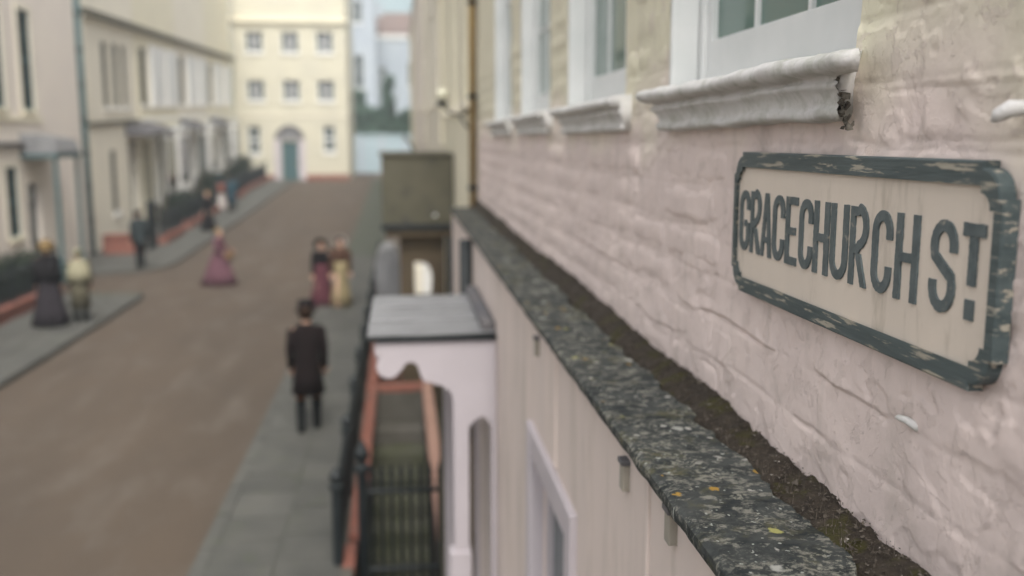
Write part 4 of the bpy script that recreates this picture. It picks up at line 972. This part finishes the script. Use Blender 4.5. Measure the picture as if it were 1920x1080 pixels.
# ------------------------------------------------------------------ beyond the end of the street
def tree(label, x, y, z, h, w, seed, material='leaf', n=6000, leaf=.28):
    t = thing('tree', label, 'tree', (x, y, z), 'trees on the slope beyond the street'); r = random.Random(seed)
    b = MB(); b.tube([(x, y, z-.3), (x+.1, y, z+h*.3), (x+.15, y, z+h*.7)], [h*.035, h*.025, h*.01], 8)
    for k in range(6):
        a = r.uniform(0, 6.28); s = r.uniform(.3, .55); b.tube([(x+.1, y, z+h*s), (x+w*.3*math.cos(a), y+w*.3*math.sin(a), z+h*(s+.2)), (x+w*.45*math.cos(a), y+w*.45*math.sin(a), z+h*(s+.3))], [h*.014, h*.008, h*.004], 6)
    b.build('trunk', 'bark', t)
    cs = []
    for k in range(26):
        a = r.uniform(0, 6.28); q = r.random()**.6; zz = r.uniform(.35, .95); ww = w*.42*math.sin(math.pi*min(1, .2+zz*.8))
        cs.append(((x+q*ww*math.cos(a), y+q*ww*math.sin(a), z+h*zz), (w*.16, w*.16, h*.09)))
    leafmass('crown', cs, n, leaf, material, t, seed)
def beyond():
    t = thing('garden_wall', 'pale blue-grey rendered wall closing the view beyond the yellow house', 'wall', (-1, 96, gz(96)))
    MB().box(-9, 8, 96, 96.4, gz(96)-.3, 4.55).build('wall_base', 'paleblue', t); MB().box(-9.1, 8.1, 95.9, 96.5, 4.552, 4.75).build('coping', 'paleblue', t)
    for x in (-3.9, -1.9, .4): MB().box(x, x+.45, 95.82, 95.995, gz(96)-.3, 4.5).build('pier', 'greyblue', t)
    # hillside
    xs = list(np.linspace(-600, 600, 40)); ys = list(np.linspace(100, 900, 40))
    sheet('hillside', xs, ys, lambda x, y: -1.5+min(48, max(0, (y-100))*.135)+4*float(vn(x*.02, y*.02)), 'grass')
    hz = lambda y: -1.5+max(0, (y-100))*.135
    def bh(name, label, x0, x1, y, z0, z1, m, roof, wins, rh=2.5, dep=8):
        t = thing(name, label, 'house', ((x0+x1)/2, y, z0), 'hazy houses on the slope beyond the street'); fn = lambda u, v, wd: (u, y+wd, v)
        wall_panel('wall', fn, x0, x1, z0-1.5, z1, wins, m, t, depth=.2, du=4, dv=4)
        for o in wins: sash(fn, *o, t, 2, 2, depth=.1, fw=.1, bar=.06, sill='offwhite')
        MB().box(x0+.001, x1-.001, y+.46, y+dep, z0-1.5, z1).build('rear_block', m, t)
        xm = (x0+x1)/2; b = MB(); b.add([(x0-.3, y-.3, z1+.002), (x1+.3, y-.3, z1+.002), (x1+.3, y+dep+.3, z1+.002), (x0-.3, y+dep+.3, z1+.002), (x0+1.2, y+dep/2, z1+rh), (x1-1.2, y+dep/2, z1+rh)], [(0, 1, 5, 4), (2, 3, 4, 5), (1, 2, 5), (3, 0, 4), (0, 3, 2, 1)])
        rf = b.build('roof', roof, t); MB().box(x0+1, x0+1.8, y+dep*.4, y+dep*.55, z1+.5, z1+rh+1.2).build('chimney', m, rf)
        MB().box(x0-.2, x1+.2, y-.2, y, z1-.6, z1).build('eaves_band', 'offwhite', t)
    bh('tall_house', 'tall lavender-grey house rising directly behind the yellow house', -9.5, -2.6, 118, 1.0, 24, 'greyblue', 'slate_roof', [(-5.2, -4.0, 17.8, 20.4), (-5.2, -4.0, 10.2, 14.2), (-8, -6.8, 17.8, 20.4)])
    bh('grey_house', 'grey-blue house with weathered tiled roof on the slope', -3.6, 6.5, 128, 6.5, 17.6, 'greyblue', 'redroof', [(-2.4, -1.4, 10.5, 13.6), (1.2, 2.2, 11.0, 14.2)], 3.2)
    bh('upper_house', 'farther pale blue-grey house above the tiled roof', -9, 14, 165, 12, 52, 'paleblue', 'slate_roof', [(-2.6, -1.2, 20, 24), (1.8, 3.2, 20, 24)], 3.5, 10)
    for k, (x, y, z, h, w_, mt) in enumerate([(-1.0, 112, 1.0, 10.5, 2.6, 'leaf'), (-4.4, 108, .5, 9.0, 5.5, 'leaf'), (.6, 106, .2, 7.2, 4.5, 'leaf'), (-2.4, 104, -.2, 7.6, 4.6, 'leaf')]):
        tree(['dark pointed tree in front of the grey-blue house', 'broad green tree beside the lavender-grey house', 'small green tree behind the pale wall', 'round green tree leaning over the pale wall'][k], x, y, z, h, w_, 60+k, mt, 5000, .22)
beyond()

# ================================================================== PEOPLE
def ell(cx, cy, z, rx, ry, n=20, fold=0, nf=9, ph=0):
    return [(cx+rx*(1+fold*math.sin(nf*2*math.pi*i/n+ph))*math.cos(2*math.pi*i/n), cy+ry*(1+fold*math.sin(nf*2*math.pi*i/n+ph))*math.sin(2*math.pi*i/n), z) for i in range(n)]
def person(label, x, y, heading, zoff=.1, s=1.0, top='black_wool', legs='boot', breeches=None, skirt=None, coat_len=.55, hat=None, hatm='black_wool', hairm='hair', step=.16, arms=None, shawl=None, group=None, lean=0.0, hem=.40):
    root = thing('person', label, 'person', (x, y, gz(y)+zoff), group, heading); root.scale = (s, s, s)
    # body: one continuous skinned figure (local axes: +Y is the way the person faces)
    A = arms or {-1: ((-.225, -.03, 1.16), (-.225, .05, .92)), 1: ((.225, -.03, 1.16), (.225, .05, .92))}
    V, Ed, Rd = [], [], []
    def v(p, r, parent=None):
        V.append(p); Rd.append(r)
        if parent is not None: Ed.append((parent, len(V)-1))
        return len(V)-1
    pel = v((0, 0, .95), .125); sp = v((0, lean*.4, 1.14), .112, pel); ch = v((0, lean, 1.33), .135, sp); nk = v((0, lean+.005, 1.485), .052, ch)
    jaw = v((0, lean+.035, 1.555), .066, nk); hd = v((0, lean+.02, 1.635), .090, jaw); cr = v((0, lean+.01, 1.705), .066, hd)
    v((0, lean+.125, 1.60), .011, hd)                      # nose
    for sd_ in (-1, 1):
        v((sd_*.098, lean+.01, 1.605), .013, hd)          # ear
        sh = v((sd_*.165, lean, 1.41), .050, ch); e, wr = A[sd_]
        el_ = v(e, .042, sh); wi = v(wr, .027, el_)
        d = (Vector(wr)-Vector(e)).normalized(); side = d.cross(Vector((0, 0, 1)) if abs(d.z) < .9 else Vector((0, 1, 0))).normalized()
        pm = v(tuple(Vector(wr)+d*.07), .030, wi)
        for f in range(4):
            b0 = Vector(wr)+d*.12+side*(f-1.5)*.021; l = (.034, .042, .040, .030)[f]
            f1 = v(tuple(b0), .0095, pm); f2 = v(tuple(b0+d*l+Vector((0, .006, 0))), .0085, f1); v(tuple(b0+d*(l*1.75)+Vector((0, .020, 0))), .007, f2)
        t1 = v(tuple(Vector(wr)+d*.055+side*.045), .011, pm); v(tuple(Vector(wr)+d*.095+side*.062), .009, t1)
        hp = v((sd_*.09, 0, .90), .088, pel); kn = v((sd_*.10, sd_*step*.55+.03, .50), .058, hp); an = v((sd_*.10, sd_*step-.02, .085+(.03 if sd_ < 0 and step else 0)), .040, kn); v((sd_*.11, sd_*step+.13, .035), .034, an)
    me = bpy.data.meshes.new('body'); me.from_pydata(V, Ed, []); bo = bpy.data.objects.new('body', me); COL.objects.link(bo)
    mod = bo.modifiers.new('skin', 'SKIN'); mod.use_smooth_shade = True
    for i, r in enumerate(Rd): me.skin_vertices[0].data[i].radius = (r, r)
    me.skin_vertices[0].data[0].use_root = True
    bo.modifiers.new('sub', 'SUBSURF').levels = 1
    dg = bpy.context.evaluated_depsgraph_get(); m2 = bpy.data.meshes.new_from_object(bo.evaluated_get(dg)); bpy.data.objects.remove(bo)
    m2.materials.clear(); m2.materials.append(M['skin']); m2.name = 'body'; m2.polygons.foreach_set('use_smooth', [True]*len(m2.polygons))
    body = bpy.data.objects.new('body', m2); COL.objects.link(body); body.parent = root; WL[body.name] = Vector((0, 0, 0))
    P = lambda nm, mb, m, sm=True: put(nm, mb.mesh(nm), m, root, smooth=sm, local=True)
    for sd_ in (-1, 1):
        b = MB(); b.lathe([(.001, -.010), (.011, -.005), (.011, .005), (.001, .010)], (sd_*.034, lean+.098, 1.635), 8); P('eye', b, 'black_wool')
    b = MB(); b.tube([(-.022, lean+.093, 1.565), (0, lean+.103, 1.562), (.022, lean+.093, 1.565)], .006, 6); P('mouth', b, 'burgundy')
    # hair
    b = MB(); b.loft([ell(0, lean+.01-.02*k, z, r, r*1.05, 16) for k, (z, r) in enumerate([(1.56, .075), (1.62, .100), (1.68, .100), (1.725, .075), (1.745, .03)])]); P('hair', b, hairm)
    # coat or bodice with sleeves
    b = MB(); L0 = lean
    if skirt: b.loft([ell(0, L0*.3, 1.10, .155, .125), ell(0, L0*.6, 1.22, .16, .13), ell(0, L0, 1.34, .185, .14), ell(0, L0, 1.43, .18, .105), ell(0, L0, 1.49, .075, .07)])
    else:
        b.loft([ell(0, -.02, coat_len, .225, .22, 24, .06, 5), ell(0, -.01, .85, .19, .175, 24, .03, 5), ell(0, 0, 1.08, .16, .14, 24), ell(0, L0, 1.30, .195, .16, 24), ell(0, L0, 1.42, .195, .12, 24), ell(0, L0, 1.50, .085, .08, 24)])
    P('coat' if not skirt else 'bodice', b, top)
    for sd_ in (-1, 1):
        e, wr = A[sd_]; b = MB(); b.tube([(sd_*.13, lean, 1.43), (sd_*.185, lean, 1.40), e, tuple((Vector(e)*-.2+Vector(wr)*1.2))], [.075, .078, .062, .046], 12); P('sleeve', b, top)
    if skirt:
        b = MB(); b.loft([ell(0, -.05, .015, hem, hem*1.06, 64, .10, 11), ell(.01, -.03, .35, hem*.80, hem*.80, 64, .09, 11, .3), ell(0, -.02, .75, hem*.60, hem*.54, 64, .05, 11, .5), ell(0, 0, 1.02, .185, .16, 64, .02, 11), ell(0, 0, 1.14, .15, .125, 64)]); P('skirt', b, skirt)
    else:
        for sd_ in (-1, 1):
            k = (sd_*.10, sd_*step*.55+.03, .50); a = (sd_*.10, sd_*step-.02, .10); h_ = (sd_*.09, 0, .90)
            b = MB(); b.tube([h_, k, tuple(Vector(k)*.8+Vector(a)*.2)], [.10, .075, .06], 12); P('breeches', b, breeches or top)
            b = MB(); b.tube([tuple(Vector(k)*.85+Vector(a)*.15), tuple(Vector(k)*.5+Vector(a)*.5), a, (a[0], a[1], .05)], [.07, .068, .054, .055], 12)
            b.tube([(a[0], a[1]-.05, .045), (a[0], a[1]+.06, .05), (a[0]+sd_*.01, a[1]+.17, .035)], [.045, .050, .035], 10); P('boot', b, legs)
    if shawl:
        b = MB(); b.loft([ell(0, L0*.5, .98, .30, .24, 24, .05, 7), ell(0, L0*.8, 1.2, .27, .20, 24, .03, 7), ell(0, L0, 1.40, .225, .15, 24), ell(0, L0, 1.50, .09, .085, 24)]); P('shawl', b, shawl)
    if hat == 'top':
        b = MB(); b.lathe([(.150, 1.675), (.155, 1.685), (.112, 1.695), (.104, 1.75), (.112, 1.815), (.001, 1.82)], (0, lean+.01, 0), 20, 1.1); P('top_hat', b, hatm)
    elif hat == 'bonnet':
        b = MB(); b.loft([ell(0, lean-.05-.01*k, z, r, r, 18) for k, (z, r) in enumerate([(1.55, .09), (1.62, .122), (1.70, .125), (1.76, .095), (1.79, .03)])])
        b.loft([[(.125*math.cos(a), lean+.02, 1.635+.125*math.sin(a)) for a in np.linspace(-.5, math.pi+.5, 14)], [(.175*math.cos(a), lean+.16, 1.645+.17*math.sin(a)) for a in np.linspace(-.5, math.pi+.5, 14)], [(.170*math.cos(a), lean+.16, 1.645+.165*math.sin(a)) for a in np.linspace(-.5, math.pi+.5, 14)], [(.12*math.cos(a), lean+.02, 1.635+.12*math.sin(a)) for a in np.linspace(-.5, math.pi+.5, 14)]], cap=False, closed=False)
        P('bonnet', b, hatm)
    elif hat == 'wide':
        b = MB(); b.lathe([(.24, 1.66), (.245, 1.668), (.12, 1.70), (.11, 1.76), (.07, 1.80), (.001, 1.805)], (0, lean, 0), 20, 1.0); P('wide_hat', b, hatm)
    return root
PI = math.pi
person('person in long black-brown coat, top hat and dark boots walking along the flagstones', -1.34, 13.5, 0.03, .105, 1.03, 'brown_wool', 'boot', 'tan_breech', coat_len=.53, hat='top', step=.10)
person('person in burgundy dress with dark shoulders and black bonnet walking arm in arm', -1.96, 24.1, PI-.1, .02, .97, 'black_wool', skirt='burgundy', hat='bonnet', hatm='black_wool', hem=.33)
person('person in straw-yellow gown, brown jacket and white bonnet beside the burgundy dress', -1.48, 23.8, PI+.1, .105, .98, 'brown_sp', skirt='straw_yellow', hat='bonnet', hatm='white_cotton', hem=.27)
person('person in wide plum dress with brown hair crossing the road with a basket', -5.18, 28.2, -1.9, .01, .94, 'plum', skirt='plum', hairm='straw', hem=.50, arms={-1: ((-.24, .03, 1.16), (-.17, .26, 1.06)), 1: ((.26, .0, 1.16), (.22, .22, 1.02))})
person('person in slate-grey coat and dark trousers by the tall black gate', -8.18, 31.3, .6, .1, 1.05, 'slate_wool', 'boot', 'black_wool', coat_len=.75, hat=None, step=.10, lean=.04)
person('person in black cloak and dark skirt with straw hat beside the terracotta wall', -7.78, 22.1, .3, .105, 1.05, 'black_wool', skirt='dark_skirt', hat='bonnet', hatm='straw', shawl='black_wool', hem=.36)
person('person in olive coat and cream shoulder cape next to the black cloak', -7.22, 22.4, .3, .105, .96, 'olive_coat', 'boot', 'olive_coat', coat_len=.35, hat=None, shawl='cream_cotton', hairm='cream_cotton', step=.05)
person('person in black dress with brown hair standing at the kerb by the far railings', -7.95, 41.2, 2.6, .1, .95, 'black_wool', skirt='black_wool', hairm='straw', hem=.34)
person('person in long blue coat walking by the far railings', -8.25, 48.8, .2, .1, 1.03, 'blue_wool', 'boot', 'blue_wool', coat_len=.35, hat='top', hatm='slate_wool', step=.1)
person('person in white gown with coral shawl next to the long blue coat', -8.85, 49.2, .2, .1, .93, 'coral', skirt='white_cotton', hat='bonnet', hatm='blue_wool', shawl='coral', hem=.34)
def basket():
    x, y, z = -4.92, 28.16, gz(28.2)+.78; t = thing('basket', 'brown wicker basket carried on the arm of the plum dress', 'basket', (x, y, z))
    MB().lathe([(.12, 0), (.17, .16), (.155, .16), (.11, .02)], (x, y, z), 14, .8).build('bowl', 'wicker', t)
    MB().tube([(x-.15, y, z+.15), (x-.12, y, z+.26), (x, y, z+.31), (x+.12, y, z+.26), (x+.15, y, z+.15)], .012, 6).build('handle', 'wicker', t)
basket()

# ------------------------------------------------------------------ damp air over the street
hz_ = MB().box(-640, 640, -140, 1010, -3.5, 62).build('haze', None)
hm = bpy.data.materials.new('haze'); hm.use_nodes = True; hn = hm.node_tree.nodes; hn.remove(hn['Principled BSDF'])
pv = hn.new('ShaderNodeVolumePrincipled'); pv.inputs['Color'].default_value = (.86, .92, .97, 1); pv.inputs['Density'].default_value = .0020; pv.inputs['Anisotropy'].default_value = .2
hm.node_tree.links.new(pv.outputs[0], hn['Material Output'].inputs['Volume']); hz_.data.materials.append(hm); tag(hz_, 'pale damp haze filling the street', 'haze', kind='stuff')
